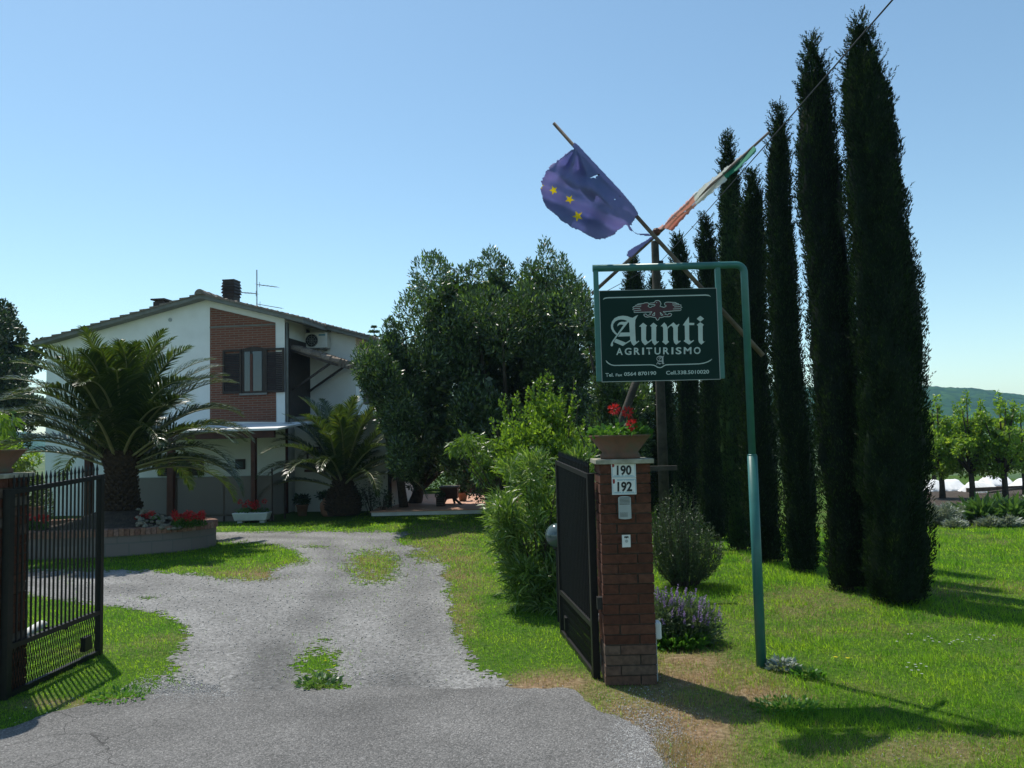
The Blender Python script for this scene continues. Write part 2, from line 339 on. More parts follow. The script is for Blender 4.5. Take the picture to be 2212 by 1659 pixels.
def mat_lawn():
    m, n, b = newmat('lawn_soil'); tc = node(n, 'ShaderNodeTexCoord')
    at = node(n, 'ShaderNodeAttribute', attribute_name='dry')
    a = node(n, 'ShaderNodeTexNoise'); a.inputs['Scale'].default_value = 25; a.inputs['Detail'].default_value = 8; L(n, tc.outputs['Object'], a.inputs['Vector'])
    g = ramp(n, [(.3, (.03, .065, .01)), (.55, (.06, .12, .015)), (.75, (.12, .14, .03))]); L(n, a.outputs['Fac'], g.inputs['Fac'])
    d = ramp(n, [(.3, (.13, .09, .055)), (.55, (.25, .17, .1)), (.75, (.34, .27, .18))]); L(n, a.outputs['Fac'], d.inputs['Fac'])
    mx = node(n, 'ShaderNodeMix', data_type='RGBA'); L(n, at.outputs['Fac'], mx.inputs[0]); L(n, g.outputs[0], mx.inputs[6]); L(n, d.outputs[0], mx.inputs[7]); L(n, mx.outputs[2], b.inputs['Base Color'])
    b.inputs['Roughness'].default_value = .95; b.inputs['Specular IOR Level'].default_value = .1
    bp = node(n, 'ShaderNodeBump'); bp.inputs['Strength'].default_value = .9; bp.inputs['Distance'].default_value = .03; L(n, a.outputs['Fac'], bp.inputs['Height']); L(n, bp.outputs[0], b.inputs['Normal'])
    return m
def mat_stones(name, sc, stops, bumpd, big, rough=.9, track=None):
    m, n, b = newmat(name); tc = node(n, 'ShaderNodeTexCoord')
    v = node(n, 'ShaderNodeTexVoronoi'); v.inputs['Scale'].default_value = sc; L(n, tc.outputs['Object'], v.inputs['Vector'])
    v2 = node(n, 'ShaderNodeTexVoronoi'); v2.inputs['Scale'].default_value = sc*2.3; L(n, tc.outputs['Object'], v2.inputs['Vector'])
    r = ramp(n, stops); s = node(n, 'ShaderNodeSeparateColor'); L(n, v.outputs['Color'], s.inputs[0]); s2 = node(n, 'ShaderNodeSeparateColor'); L(n, v2.outputs['Color'], s2.inputs[0])
    mm = node(n, 'ShaderNodeMath', operation='MULTIPLY_ADD'); mm.inputs[1].default_value = .6; L(n, s.outputs[0], mm.inputs[0])
    m2 = node(n, 'ShaderNodeMath', operation='MULTIPLY'); m2.inputs[1].default_value = .4; L(n, s2.outputs[0], m2.inputs[0]); L(n, m2.outputs[0], mm.inputs[2]); L(n, mm.outputs[0], r.inputs['Fac'])
    a = node(n, 'ShaderNodeTexNoise'); a.inputs['Scale'].default_value = big; a.inputs['Detail'].default_value = 5; L(n, tc.outputs['Object'], a.inputs['Vector'])
    mr = node(n, 'ShaderNodeMapRange'); mr.inputs['From Min'].default_value = .3; mr.inputs['From Max'].default_value = .7; mr.inputs['To Min'].default_value = .72; mr.inputs['To Max'].default_value = 1.14; L(n, a.outputs['Fac'], mr.inputs['Value'])
    sc_ = node(n, 'ShaderNodeVectorMath', operation='SCALE'); L(n, r.outputs[0], sc_.inputs[0]); L(n, mr.outputs[0], sc_.inputs['Scale']); L(n, sc_.outputs[0], b.inputs['Base Color'])
    b.inputs['Roughness'].default_value = rough; b.inputs['Specular IOR Level'].default_value = .35
    h = node(n, 'ShaderNodeMath', operation='MULTIPLY_ADD'); h.inputs[1].default_value = -1; L(n, v.outputs['Distance'], h.inputs[0]); L(n, s.outputs[1], h.inputs[2])
    bp = node(n, 'ShaderNodeBump'); bp.inputs['Strength'].default_value = .8; bp.inputs['Distance'].default_value = bumpd; L(n, h.outputs[0], bp.inputs['Height']); L(n, bp.outputs[0], b.inputs['Normal'])
    return m
def add_cracks(m):
    n = m.node_tree; b = n.nodes['Principled BSDF']; src = b.inputs['Base Color'].links[0].from_socket
    tc = node(n, 'ShaderNodeTexCoord'); nz = node(n, 'ShaderNodeTexNoise'); nz.inputs['Scale'].default_value = 2.5; nz.inputs['Detail'].default_value = 5; L(n, tc.outputs['Object'], nz.inputs['Vector'])
    ad = node(n, 'ShaderNodeVectorMath', operation='MULTIPLY_ADD'); ad.inputs[1].default_value = (.5, .5, 0); L(n, nz.outputs['Color'], ad.inputs[0]); L(n, tc.outputs['Object'], ad.inputs[2])
    v = node(n, 'ShaderNodeTexVoronoi', feature='DISTANCE_TO_EDGE'); v.inputs['Scale'].default_value = 1.7; L(n, ad.outputs[0], v.inputs['Vector'])
    r = ramp(n, [(.0, (.35, .35, .35)), (.012, (1, 1, 1))]); L(n, v.outputs['Distance'], r.inputs['Fac'])
    sp = node(n, 'ShaderNodeSeparateXYZ'); L(n, tc.outputs['Object'], sp.inputs[0])
    mr = node(n, 'ShaderNodeMapRange'); mr.inputs['From Min'].default_value = -2.4; mr.inputs['From Max'].default_value = -1.3; mr.inputs['To Min'].default_value = 1; mr.inputs['To Max'].default_value = 0; L(n, sp.outputs[0], mr.inputs['Value'])
    mx = node(n, 'ShaderNodeMix', data_type='RGBA'); mx.inputs[6].default_value = (1, 1, 1, 1); L(n, mr.outputs[0], mx.inputs[0]); L(n, r.outputs[0], mx.inputs[7])
    mu = node(n, 'ShaderNodeMix', data_type='RGBA', blend_type='MULTIPLY'); mu.inputs[0].default_value = 1; L(n, src, mu.inputs[6]); L(n, mx.outputs[2], mu.inputs[7]); L(n, mu.outputs[2], b.inputs['Base Color'])
M['lawn'] = mat_lawn()
M['gravel'] = mat_stones('gravel', 60, [(0, (.11, .107, .10)), (.3, (.165, .162, .155)), (.6, (.215, .21, .203)), (1, (.33, .325, .315))], .005, .8)
def add_ruts(m):
    n = m.node_tree; b = n.nodes['Principled BSDF']; src = b.inputs['Base Color'].links[0].from_socket; tc = node(n, 'ShaderNodeTexCoord')
    at = node(n, 'ShaderNodeAttribute', attribute_name='rut'); q = node(n, 'ShaderNodeTexNoise'); q.inputs['Scale'].default_value = 22; q.inputs['Detail'].default_value = 3; L(n, tc.outputs['Object'], q.inputs['Vector'])
    mr = node(n, 'ShaderNodeMapRange'); mr.inputs['From Min'].default_value = .35; mr.inputs['From Max'].default_value = .65; mr.inputs['To Min'].default_value = .8; mr.inputs['To Max'].default_value = 1.2; L(n, q.outputs['Fac'], mr.inputs['Value'])
    mm = node(n, 'ShaderNodeMath', operation='MULTIPLY'); L(n, mr.outputs[0], mm.inputs[0]); L(n, at.outputs['Fac'], mm.inputs[1])
    v = node(n, 'ShaderNodeVectorMath', operation='SCALE'); L(n, src, v.inputs[0]); L(n, mm.outputs[0], v.inputs['Scale']); L(n, v.outputs[0], b.inputs['Base Color'])
add_ruts(M['gravel'])
M['asphalt'] = mat_stones('asphalt', 120, [(0, (.055, .054, .052)), (.5, (.15, .145, .138)), (.85, (.24, .23, .22)), (1, (.46, .44, .42))], .005, 1.4)
add_cracks(M['asphalt'])

# lawn: fine grid close by with its dryness baked as a surface attribute, plus a wide field to the horizon
xs = np.arange(-16, 16.01, .1); ys = np.arange(-4, 28.01, .1); GX, GY = np.meshgrid(xs, ys)
GZ = (fbm(GX*.8, GY*.8, 40)-.5)*.03*0
V = np.stack([GX, GY, GZ], -1).reshape(-1, 3); nx = len(xs); ny = len(ys)
I = np.arange(nx*ny).reshape(ny, nx); Fq = np.stack([I[:-1, :-1], I[:-1, 1:], I[1:, 1:], I[1:, :-1]], -1).reshape(-1, 4)
lawn = npmesh('lawn', V, Fq, M['lawn']); lawn['kind'] = 'structure'
ppx, ppy = proj(V); ppx[V[:, 1] < 1.5] = -9999; dr = dryness(V[:, 0], V[:, 1], ppx, ppy)
att = lawn.data.attributes.new('dry', 'FLOAT', 'POINT'); att.data.foreach_set('value', dr.astype(np.float32))
M['field'] = rough_mat('far_field', (.03, .07, .02), (.06, .11, .03), .15, .95, .5, 3, .1, c3=(.12, .12, .06))
mb = MB(); mb.add([(-2500, -60, -.03), (2500, -60, -.03), (2500, 3500, -.03), (-2500, 3500, -.03)], [(0, 1, 2, 3)]); fo = mb.build('field', M['field']); fo['kind'] = 'structure'
def patchf(px, py):
    return np.maximum.reduce([.8*blob(px, py, 808, 1226, 78, 50), .85*blob(px, py, 690, 1440, 62, 52), .6*blob(px, py, 315, 1293, 34, 6), .5*blob(px, py, 690, 1181, 60, 7), .6*blob(px, py, 640, 1215, 44, 13), .9*blob(px, py, 700, 1484, 66, 9), .7*blob(px, py, 703, 1383, 18, 4), .7*blob(px, py, 925, 1200, 60, 26), .5*blob(px, py, 376, 1462, 34, 34), .5*blob(px, py, 560, 1250, 80, 8), .45*blob(px, py, 985, 1330, 14, 90)])
def gravel_mask(X, Y, px, py):
    sc = np.clip(8/np.maximum(Y, .1), .3, 1.5)
    e = ((fbm(X*1.7, Y*1.7, 60)-.5)*34 + (fbm(X*9, Y*9, 64, 3)-.5)*30)*sc; e2 = ((fbm(X*1.7, Y*1.7, 61)-.5)*16 + (fbm(X*9, Y*9, 65, 3)-.5)*18)*sc
    g = inside(px+e, py+e2, gravel_main_px)
    fn = .4*fbm(X*3.2, Y*3.2, 8) + .35*vnoise(X*9, Y*9, 13) + .25*vnoise(X*24, Y*24, 12)
    hr = h2(np.floor(X*36.), np.floor(Y*36.), 5); g = inside(px+e+(hr-.5)*22*sc, py+e2+(h2(np.floor(X*36.), np.floor(Y*36.), 6)-.5)*12*sc, gravel_main_px)
    return g, g & (patchf(px, py)*1.15 > fn*.75+hr*.42)
def gravel_sheet():
    st = .028; gx = np.arange(-13.5, 1.6, st); gy = np.arange(5.1, 15.6, st); A, B = np.meshgrid(gx, gy); px, py = proj(np.stack([A, B, 0*A], -1).reshape(-1, 3)); px = px.reshape(A.shape); py = py.reshape(A.shape)
    g, t = gravel_mask(A, B, px, py); soft = np.random.default_rng(2).random(A.shape)
    ok = g & ~t; ii = np.arange((len(gx)+1)*(len(gy)+1)).reshape(len(gy)+1, len(gx)+1); j, i = np.nonzero(ok)
    Fq = np.stack([ii[j, i], ii[j, i+1], ii[j+1, i+1], ii[j+1, i]], 1); used, inv = np.unique(Fq, return_inverse=True)
    vy, vx = np.divmod(used, len(gx)+1); V = np.stack([gx[0]+(vx-.5)*st, gy[0]+(vy-.5)*st, np.full(len(used), .004)], 1); V[:, 0] += (h2(vx*1., vy*1., 1)-.5)*st*.7; V[:, 1] += (h2(vx*1., vy*1., 2)-.5)*st*.7
    o = npmesh('gravel_drive', V, inv.reshape(-1, 4), M['gravel']); o['kind'] = 'structure'
    rut = np.zeros(len(V))
    for ln in ([(20, 1262), (250, 1270), (420, 1300), (540, 1350), (600, 1420), (615, 1492)], [(20, 1240), (300, 1250), (480, 1282), (660, 1340), (790, 1420), (840, 1490)], [(470, 1158), (700, 1165), (740, 1230), (680, 1320), (610, 1400), (560, 1490)], [(600, 1158), (850, 1170), (905, 1230), (900, 1330), (890, 1420), (900, 1490)]):
        pts = [gp(*q) for q in ln]; dm = np.full(len(V), 9.)
        for a, b in zip(pts[:-1], pts[1:]):
            ab = np.array([b.x-a.x, b.y-a.y]); ap = V[:, :2]-np.array([a.x, a.y]); tt = np.clip((ap@ab)/(ab@ab), 0, 1); dm = np.minimum(dm, np.hypot(*(ap-tt[:, None]*ab).T))
        wv = .16+.12*fbm(V[:, 0]*1.5, V[:, 1]*1.5, 70); rut += np.exp(-(dm/wv)**2)*.19 - np.exp(-((dm-.38)/.2)**2)*.08
    rut = 1-np.clip(rut, -.2, .3)-.22*(fbm(V[:, 0]*1.1, V[:, 1]*1.1, 90)-.5)
    at = o.data.attributes.new('rut', 'FLOAT', 'POINT'); at.data.foreach_set('value', rut.astype(np.float32))
gravel_sheet()
sheet('asphalt_road', asphalt_px, .008, M['asphalt'], jit=.045, seed=3)

# hills
def hills():
    m, n, b = newmat('hill_forest'); tc = node(n, 'ShaderNodeTexCoord')
    v = node(n, 'ShaderNodeTexVoronoi'); v.inputs['Scale'].default_value = .13; L(n, tc.outputs['Object'], v.inputs['Vector'])
    s = node(n, 'ShaderNodeSeparateColor'); L(n, v.outputs['Color'], s.inputs[0])
    r = ramp(n, [(0, (.012, .045, .018)), (.6, (.022, .07, .026)), (1, (.04, .10, .03))]); L(n, s.outputs[0], r.inputs['Fac']); L(n, r.outputs[0], b.inputs['Base Color'])
    b.inputs['Roughness'].default_value = 1; b.inputs['Specular IOR Level'].default_value = 0
    bp = node(n, 'ShaderNodeBump', invert=True); bp.inputs['Strength'].default_value = .55; bp.inputs['Distance'].default_value = 3; L(n, v.outputs['Distance'], bp.inputs['Height']); L(n, bp.outputs[0], b.inputs['Normal'])
    prof = [(-2500, 915), (-900, 935), (-200, 930), (60, 936), (100, 944), (300, 925), (600, 905), (1000, 880), (1500, 850), (1900, 833), (2000, 836), (2110, 843), (2212, 857), (2500, 880), (3500, 905), (5000, 905)]
    ax = np.linspace(-2500, 5000, 500); cols = []
    top = np.interp(ax, [p[0] for p in prof], [p[1] for p in prof])
    dist = np.interp(ax, [-2500, 300, 1400, 5000], [1050, 1050, 700, 700])
    nt_ = 40; V = []
    for a, t, D in zip(ax, top, dist):
        d = ray(a, t - 829.5 + 829.5); k = D / d.y; X = d.x*k; H = EYE + d.z*k
        dx = d.x/d.y
        for j in range(nt_):
            f = j/(nt_-1); Y = D*(.62 + .38*f) if f <= 1 else D; hh = (H+2)*math.sin(f*math.pi/2)**1.2 - 2
            V.append((dx*Y, Y, hh))
    V = np.array(V); nz = fbm(V[:, 0]*.12, V[:, 1]*.12, 77, 4); V[:, 2] += (nz-.5)*6*np.clip(V[:, 2]/12, 0, 1)
    I = np.arange(len(V)).reshape(500, nt_); Fq = np.stack([I[:-1, :-1], I[1:, :-1], I[1:, 1:], I[:-1, 1:]], -1).reshape(-1, 4)
    o = npmesh('hills', V, Fq, m, smooth=True); o['kind'] = 'structure'
hills()

# haze between here and the hills
def haze():
    m = bpy.data.materials.new('air_haze'); m.use_nodes = True; n = m.node_tree; n.nodes.clear()
    o = n.nodes.new('ShaderNodeOutputMaterial'); v = n.nodes.new('ShaderNodeVolumePrincipled')
    v.inputs['Density'].default_value = .00034; v.inputs['Color'].default_value = (.45, .72, 1, 1); v.inputs['Anisotropy'].default_value = .2
    n.links.new(v.outputs[0], o.inputs['Volume'])
    b = MB(); b.box((-2600, -70, -1.1), (2600, 1250, 46)); ob = b.build('haze', m); ob['kind'] = 'stuff'; ob['label'] = 'thin blue haze in the air over the fields'; ob['category'] = 'haze'
haze()

# ------------------------------------------------------------------ grass (stuff)
def sample_ground(n, d0, d1, rng, spread=.8, pw=2.0):
    # density falls off roughly with distance squared so blades per pixel stay even
    u = rng.random(n); k = 3 - pw - 1
    d = np.exp(np.log(d0) + u*(np.log(d1)-np.log(d0))); X = rng.uniform(-spread, spread, n)*d; return X, d
planter_c = None
def grass():
    rng = np.random.default_rng(5); n = 760000
    X, Y = sample_ground(n, 2.9, 24, rng); px, py = proj(np.stack([X, Y, 0*X], 1))
    gr, tuft = gravel_mask(X, Y, px, py); asp = inside(px, py+2, asphalt_px) | inside(px+(fbm(X*5, Y*5, 61)-.5)*26, py+(fbm(X*5, Y*5, 62)-.5)*12+3, asphalt_px)
    edge = gr & ~gravel_mask(X+.05, Y, px+8, py)[0]; stray = gr & (rng.random(n) < .006+.10*edge + .35*patchf(px, py))
    keep = (~asp) & ((~gr) | tuft | stray)
    # bare fringe beside the asphalt, planter, terrace
    dry = dryness(X, Y, px, py)
    bare = fbm(X*5, Y*5, 15)
    keep &= ~((dry > .75) & (bare > .55) & (rng.random(n) < .8))
    keep &= ~((((X-PL[0])/(PL[2]))**2 + ((Y-PL[1])/(PL[3]))**2) < 1)
    keep &= ~((Y > 17.2) & (X < -3.6)); keep &= ~((Y > 18.0) & (X > -3.3) & (X < .3))
    keep &= ~((Y > 13.9) & (X > 5))
    X, Y, px, py, dry, gr = X[keep], Y[keep], px[keep], py[keep], dry[keep], gr[keep]; n = len(X)
    s = np.clip(Y/5, .8, 3.2)
    tall = .55 + .9*fbm(X*1.1, Y*1.1, 21) + 1.3*np.clip(fbm(X*5, Y*5, 88, 3)-.58, 0, 1)*3*(px > 1400) + .8*(px > 1420)*(fbm(X*2.5, Y*2.5, 22) > .55)
    Ln = rng.uniform(.018, .042, n)*tall*np.where(gr, 1.15, 1)*np.clip(Y/7, .9, 1.5); Wd = .0034*s*rng.uniform(.7, 1.3, n)
    lean = rng.uniform(.2, 1.5, n); az = rng.uniform(0, 2*math.pi, n)
    D = unit(np.stack([np.cos(az)*lean, np.sin(az)*lean, np.ones(n)], 1)); s_ = unit(np.stack([-np.sin(az+.5), np.cos(az+.5), 0*az], 1))
    P = np.stack([X, Y, 0*X-.002], 1); tip = P + D*Ln[:, None]; tip[:, 2] -= lean*Ln*.15
    V = np.stack([P - s_*Wd[:, None]/2, P + s_*Wd[:, None]/2, tip], 1).reshape(-1, 3)
    isdry = rng.random(n) < (dry*1.0)**1.2*.92
    for nm, sel, mt, lb in (('grass', ~isdry, M['grass'], 'short green grass of the lawns either side of the gravel drive'), ('dry_grass', isdry, M['straw'], 'dry straw-coloured grass on the worn edges of the lawn')):
        Vs = V.reshape(-1, 3, 3)[sel].reshape(-1, 3); o = npmesh(nm, Vs, np.arange(len(Vs)).reshape(-1, 3), mt); tag(o, lb, 'grass', kind='stuff')
PL = (gp(470, 1177).x-2.12, 13.5, 2.12, 1.12)
grass()

def pebbles():
    rng = np.random.default_rng(9); n = 15000
    X, Y = sample_ground(n, 3.0, 12, rng, .7); px, py = proj(np.stack([X, Y, 0*X], 1))
    e = (fbm(X*4, Y*4, 60)-.5)*24
    ok = inside(px+e*.6, py+e*.4, gravel_main_px) & ~inside(px, py, asphalt_px)
    fringe = (inside(px+e*2, py-4+e*1.2, asphalt_px) ^ inside(px+22, py+16, asphalt_px)) & (rng.random(n) < .6)
    extra = (rng.random(n) < (blob(px, py, 1440, 1600, 60, 60) + .7*blob(px, py, 2050, 1625, 260, 30) + blob(px, py, 120, 1530, 80, 12)))
    ok |= (extra | fringe); X, Y = X[ok], Y[ok]
    m_ = 9500; bx_ = rng.uniform(260, 1130, m_); by_ = 1491+rng.normal(0, 13, m_)-3*(bx_ < 500); Q = np.array([gp(a, b)[:2] for a, b in zip(bx_, by_)]); sel = fbm(Q[:, 0]*2, Q[:, 1]*2, 44) > .47; X = np.concatenate([X, Q[sel, 0]]); Y = np.concatenate([Y, Q[sel, 1]])
    m_ = 5000; Q = np.array([gp(a, b)[:2] for a, b in zip(1395+rng.normal(0, 45, m_), 1600+rng.normal(0, 45, m_))]); X = np.concatenate([X, Q[:, 0]]); Y = np.concatenate([Y, Q[:, 1]]); n = len(X)
    base = np.array([(1,0,0),(-1,0,0),(0,1,0),(0,-1,0),(0,0,1),(0,0,-1)], float); tri = np.array([(0,2,4),(2,1,4),(1,3,4),(3,0,4),(2,0,5),(1,2,5),(3,1,5),(0,3,5)])
    r = rng.uniform(.003, .0075, n)*np.clip(Y/6, .8, 1.5); sc = rng.uniform(.6, 1.2, (n, 3))*r[:, None]; sc[:, 2] *= .7
    a = rng.uniform(0, 6.28, n); c, s = np.cos(a), np.sin(a)
    B = base[None]*sc[:, None]; bx = B[..., 0]*c[:, None]-B[..., 1]*s[:, None]; by = B[..., 0]*s[:, None]+B[..., 1]*c[:, None]
    V = np.stack([bx+X[:, None], by+Y[:, None], B[..., 2]+.006+r[:, None]*.3], -1)
    Fa = (tri[None]+np.arange(n)[:, None, None]*6).reshape(-1, 3)
    o = npmesh('loose_gravel', V.reshape(-1, 3), Fa, island_mat('loose_stone', [(.28, .27, .26), (.34, .33, .32), (.42, .41, .39), (.55, .53, .5)], .85, .2)); tag(o, 'loose grey stones scattered over the gravel drive', 'gravel', kind='stuff')
pebbles()

# ------------------------------------------------------------------ gate pillars
def brick_pillar(x0, y0, wd, h, label, seed, stained):
    rr = random.Random(seed)
    root = empty('gate_pillar', (x0+wd/2, y0+wd/2, 0), label, 'gate pillar', 'brick pillars of the gateway')
    t = wd*.31; Lb = wd-t; g = .009; nc = round(h/.069); ch = h/nc
    a = MB(); b = MB()
    a.box((x0+.012, y0+.012, -.05), (x0+wd-.012, y0+wd-.012, h)); 
    bm = MB()
    for i in range(nc):
        z0 = i*ch + g/2; z1 = (i+1)*ch - g/2
        rects = [(0, 0, Lb, t), (Lb, 0, wd, Lb), (t, Lb, wd, wd), (0, t, t, wd)]
        if i % 2: rects = [(wd-r[2], r[1], wd-r[0], r[3]) for r in rects]
        for q, (ax, ay, bx, by) in enumerate(rects):
            j = [rr.uniform(-.0025, .0025) for _ in range(4)]
            m = stained(i, q, nc, rr); bm.m = m
            # push only outer faces
            bm.box((x0+ax+(g/2 if ax > 0 else 0)+j[0], y0+ay+(g/2 if ay > 0 else 0)+j[1], z0+j[2]*.3), (x0+bx-(g/2 if bx < wd else 0)+j[3], y0+by-(g/2 if by < wd else 0)+j[0], z1+j[1]*.3))
    bm.build('shaft', [M['brick'], M['brick_stained']], root); a.build('mortar', M['mortar'], root)
    c = MB(); e = .026; zt = h; c.box((x0-e, y0-e, zt), (x0+wd+e, y0+wd+e, zt+.032)); co = c.build('cap', M['cap_stone'], root)
    bv = co.modifiers.new('b', 'BEVEL'); bv.width = .004; bv.segments = 2
    return root
PRX, PRY, PW = gp(1303, 1466).x, 5.53, .35
brick_pillar(PRX, PRY, PW, 1.50, 'brick gate pillar with house number plates and an intercom', 1, lambda i, q, nc, r: 1 if (i < 4 and r.random() < .75) else 0)
PLX = gp(30, 1496).x - PW
brick_pillar(PLX, 5.50, PW, 1.50, 'brick gate pillar at the left edge holding the open gate leaf', 2, lambda i, q, nc, r: 1 if r.random() < .35 else 0)

def bowl(cx, cy, z, label):
    root = empty('flower_bowl', (cx, cy, z), label, 'flower bowl', 'terracotta bowls on the gate pillars')
    m = MB(); m.lathe((cx, cy, z), [(.05, 0), (.138, 0), (.142, .012), (.14, .03), (.13, .036), (.132, .042), (.128, .046), (.215, .155), (.222, .158), (.222, .166), (.212, .166), (.2, .15), (.05, .13)], 40)
    m.build('bowl', M['stained_terracotta'], root, smooth=True)
    s = MB(); s.lathe((cx, cy, z), [(.01, .148), (.1, .15), (.2, .146)], 24); s.build('soil', M['soil'], root)
    return root
RBC = (PRX+PW/2-.005, PRY+PW/2, 1.533)
rb = bowl(*RBC, 'weathered terracotta bowl of red geraniums on the numbered brick pillar')
lb_ = bowl(PLX+PW/2, 5.5+PW/2, 1.533, 'weathered terracotta bowl on the left brick pillar')
def geranium(name, c, rx, ry, h, nleaf, heads, label, seed, Ls=.05, parent=None, petal=.012, group=None, hr=.028, cat='flowers'):
    rng = np.random.default_rng(seed)
    root = empty(name, c, label, cat, group)
    n = nleaf; a = rng.uniform(0, 6.283, n); r = np.sqrt(rng.random(n)); z = rng.random(n)**1.4
    P = np.stack([c[0]+np.cos(a)*r*rx, c[1]+np.sin(a)*r*ry, c[2]+z*h*(1.1-.5*r)], 1)
    D = unit(np.stack([np.cos(a)*r, np.sin(a)*r, rng.uniform(-.1, .8, n)], 1) + rdir(n, rng)*.5)
    V = leafgeo(P, D, Ls*rng.uniform(.6, 1.2, n), Ls*.9*rng.uniform(.6, 1.1, n), rng, fold=.15)
    npmesh('foliage', V, quads(len(V)), M['geranium_leaf'], root)
    for (hx, hy, hz) in heads:
        s = MB(); s.tube([(c[0]+(hx-c[0])*.6, c[1]+(hy-c[1])*.6, c[2]), (hx, hy, hz)], .003, 5); st = s.build('stem', M['weed'], root)
        k = 60; u = rdir(k, rng); P = np.array([hx, hy, hz]) + u*hr*.5
        V = leafgeo(P, unit(u+rdir(k, rng)*.5), hr, petal, rng); npmesh('flower_head', V, quads(len(V)), M['red_petal'], st)
    return root
hd = [dp(1327, 884, 5.70), dp(1356, 891, 5.75), dp(1366, 918, 5.6)]
geranium('geranium', (RBC[0], RBC[1], RBC[2]+.15), .21, .2, .1, 320, [tuple(h) for h in hd], 'red geraniums growing in the bowl on the numbered pillar', 4, .045, hr=.036, cat='geranium')

def facetext(name, body, box, Pfun, mat, parent, off=0.0, thick=.0012, bold=.02, slant=None):
    """fits a line of text in a pixel box (x0, ybase0, x1, ybase1, height); Pfun maps pixels to a point on the real panel"""
    cu = bpy.data.curves.new('t', 'FONT'); cu.body = body; cu.size = 1; cu.offset = bold; cu.resolution_u = 3; cu.fill_mode = 'FRONT'
    ob = bpy.data.objects.new('t', cu); S.collection.objects.link(ob); dg = bpy.context.evaluated_depsgraph_get(); me = bpy.data.meshes.new_from_object(ob.evaluated_get(dg))
    S.collection.objects.unlink(ob); bpy.data.objects.remove(ob)
    co = np.array([v.co[:] for v in me.vertices]); mn = co.min(0); mx = co.max(0); desc = body.replace('.', '').isalnum()
    base = 0.0 if desc or True else mn[1]; x0, y0, x1, y1, h = box
    capx = (mx[1]-base)
    for v in me.vertices:
        u = (v.co.x-mn[0])/(mx[0]-mn[0]); t = (v.co.y-base)/capx
        X = x0+(x1-x0)*u; Y = y0+(y1-y0)*u - h*t; v.co = Pfun(X, Y, off)
    me.update(); return finish(name, me, mat, parent)
def polyshape(mbu, pts, Pfun, off):
    vs = [Pfun(x, y, off) for x, y in pts]; mbu.add(vs, [tuple(range(len(vs)))])
def polybuild(polys, Pfun, name, mat, parent, off, step=.00015):
    V = []; Fa = []
    for i, p in enumerate(polys):
        n = len(V); pts = [Vector((x, y, 0)) for x, y in p]
        V += [Pfun(x, y, off+i*step) for x, y in p]
        for t in geometry.tessellate_polygon([pts]): Fa.append(tuple(n+k for k in t))
    me = bpy.data.meshes.new(name); me.from_pydata(V, [], Fa); me.update()
    me.flip_normals() if sum(q.normal.y for q in me.polygons) > 0 else None
    bm = bmesh.new(); bm.from_mesh(me)
    for f in bm.faces:
        if f.normal.y > 0: f.normal_flip()
    bm.to_mesh(me); bm.free(); return finish(name, me, mat, parent)
def ribbon(pts, wd, taper=False):
    out = []; n = len(pts); Ls = []; Rs = []
    for i in range(n):
        a = Vector(pts[max(i-1, 0)]); b = Vector(pts[min(i+1, n-1)]); d = (b-a).normalized(); nn = Vector((-d.y, d.x)); w_ = wd/2
        if taper and (i == 0 or i == n-1): w_ *= .2
        p = Vector(pts[i]); Ls.append(tuple(p+nn*w_)); Rs.append(tuple(p-nn*w_))
    return [[Ls[i], Ls[i+1], Rs[i+1], Rs[i]] for i in range(n-1)]

# plates, intercom, reader, side boxes on the right pillar; pixel boxes come from the 1640,1240 crop (scale 200/1106)
K = .785511
def P5(x, y, off): return dp((1640+x*.18083)*K, (1240+y*.18083)*K, PRY-.004-off)
def plate(num, q, label):
    c = P5(*q[3], 0); root = empty('house_number_plate', c, label, 'number plate', 'enamel house number plates')
    m = MB(); a = [P5(x, y, 0) for x, y in q]; b = [P5(x, y, .004) for x, y in q]; m.hexa(a, b); m.build('plate', M['white_plastic'], root)
    x0 = q[0][0]; y0 = q[0][1]
    facetext('digits', num, (x0+88, y0+200, x0+312, y0+195, 142), P5, M['black'], root, .0055, bold=.035)
    fr = []
    for a_, b_ in (((22, 232), (368, 228)), ((368, 228), (362, 18)), ((22, 232), (17, 90)), ((80, 22), (362, 18)), ((45, 219), (345, 214)), ((85, 36), (340, 30))):
        pts = [(x0+a_[0], y0+a_[1]), (x0+b_[0], y0+b_[1])]; fr += ribbon(pts, 5 if a_[1] not in (219, 36) else 11)
    dash = []
    for k in fr[:4]: dash.append(k)
    for k in fr[4:]:
        (ax, ay), (bx, by), (cx_, cy_), (dx_, dy_) = k
        for j in range(18):
            if j in (6, 9): continue
            t0 = j/18; t1 = (j+.62)/18; lerp = lambda p, q_, t: (p[0]+(q_[0]-p[0])*t, p[1]+(q_[1]-p[1])*t)
            dash.append([lerp((ax, ay), (bx, by), t0), lerp((ax, ay), (bx, by), t1), lerp((dx_, dy_), (cx_, cy_), t1), lerp((dx_, dy_), (cx_, cy_), t0)])
    polybuild(dash, P5, 'printed_border', M['blue_ink'], root, .0052, 0.00001)
    polybuild([[(x0+14, y0+18), (x0+48, y0+18), (x0+52, y0+60), (x0+46, y0+84), (x0+18, y0+86)]], P5, 'crest', M['red_ink'], root, .0052)
plate('190', [(222, 162), (596, 157), (604, 405), (232, 408)][:4], 'white enamel plate reading 190 at the top of the pillar')
plate('192', [(232, 412), (604, 408), (612, 660), (240, 668)], 'white enamel plate reading 192 below the 190 plate')
ic = empty('intercom', P5(430, 1030, 0), 'grey plastic intercom with speaker slots and call buttons on the pillar', 'intercom')
o = [(330, 715), (345, 700), (380, 690), (430, 687), (480, 690), (515, 702), (523, 715), (535, 1025), (500, 1035), (440, 1040), (380, 1036), (340, 1028)]
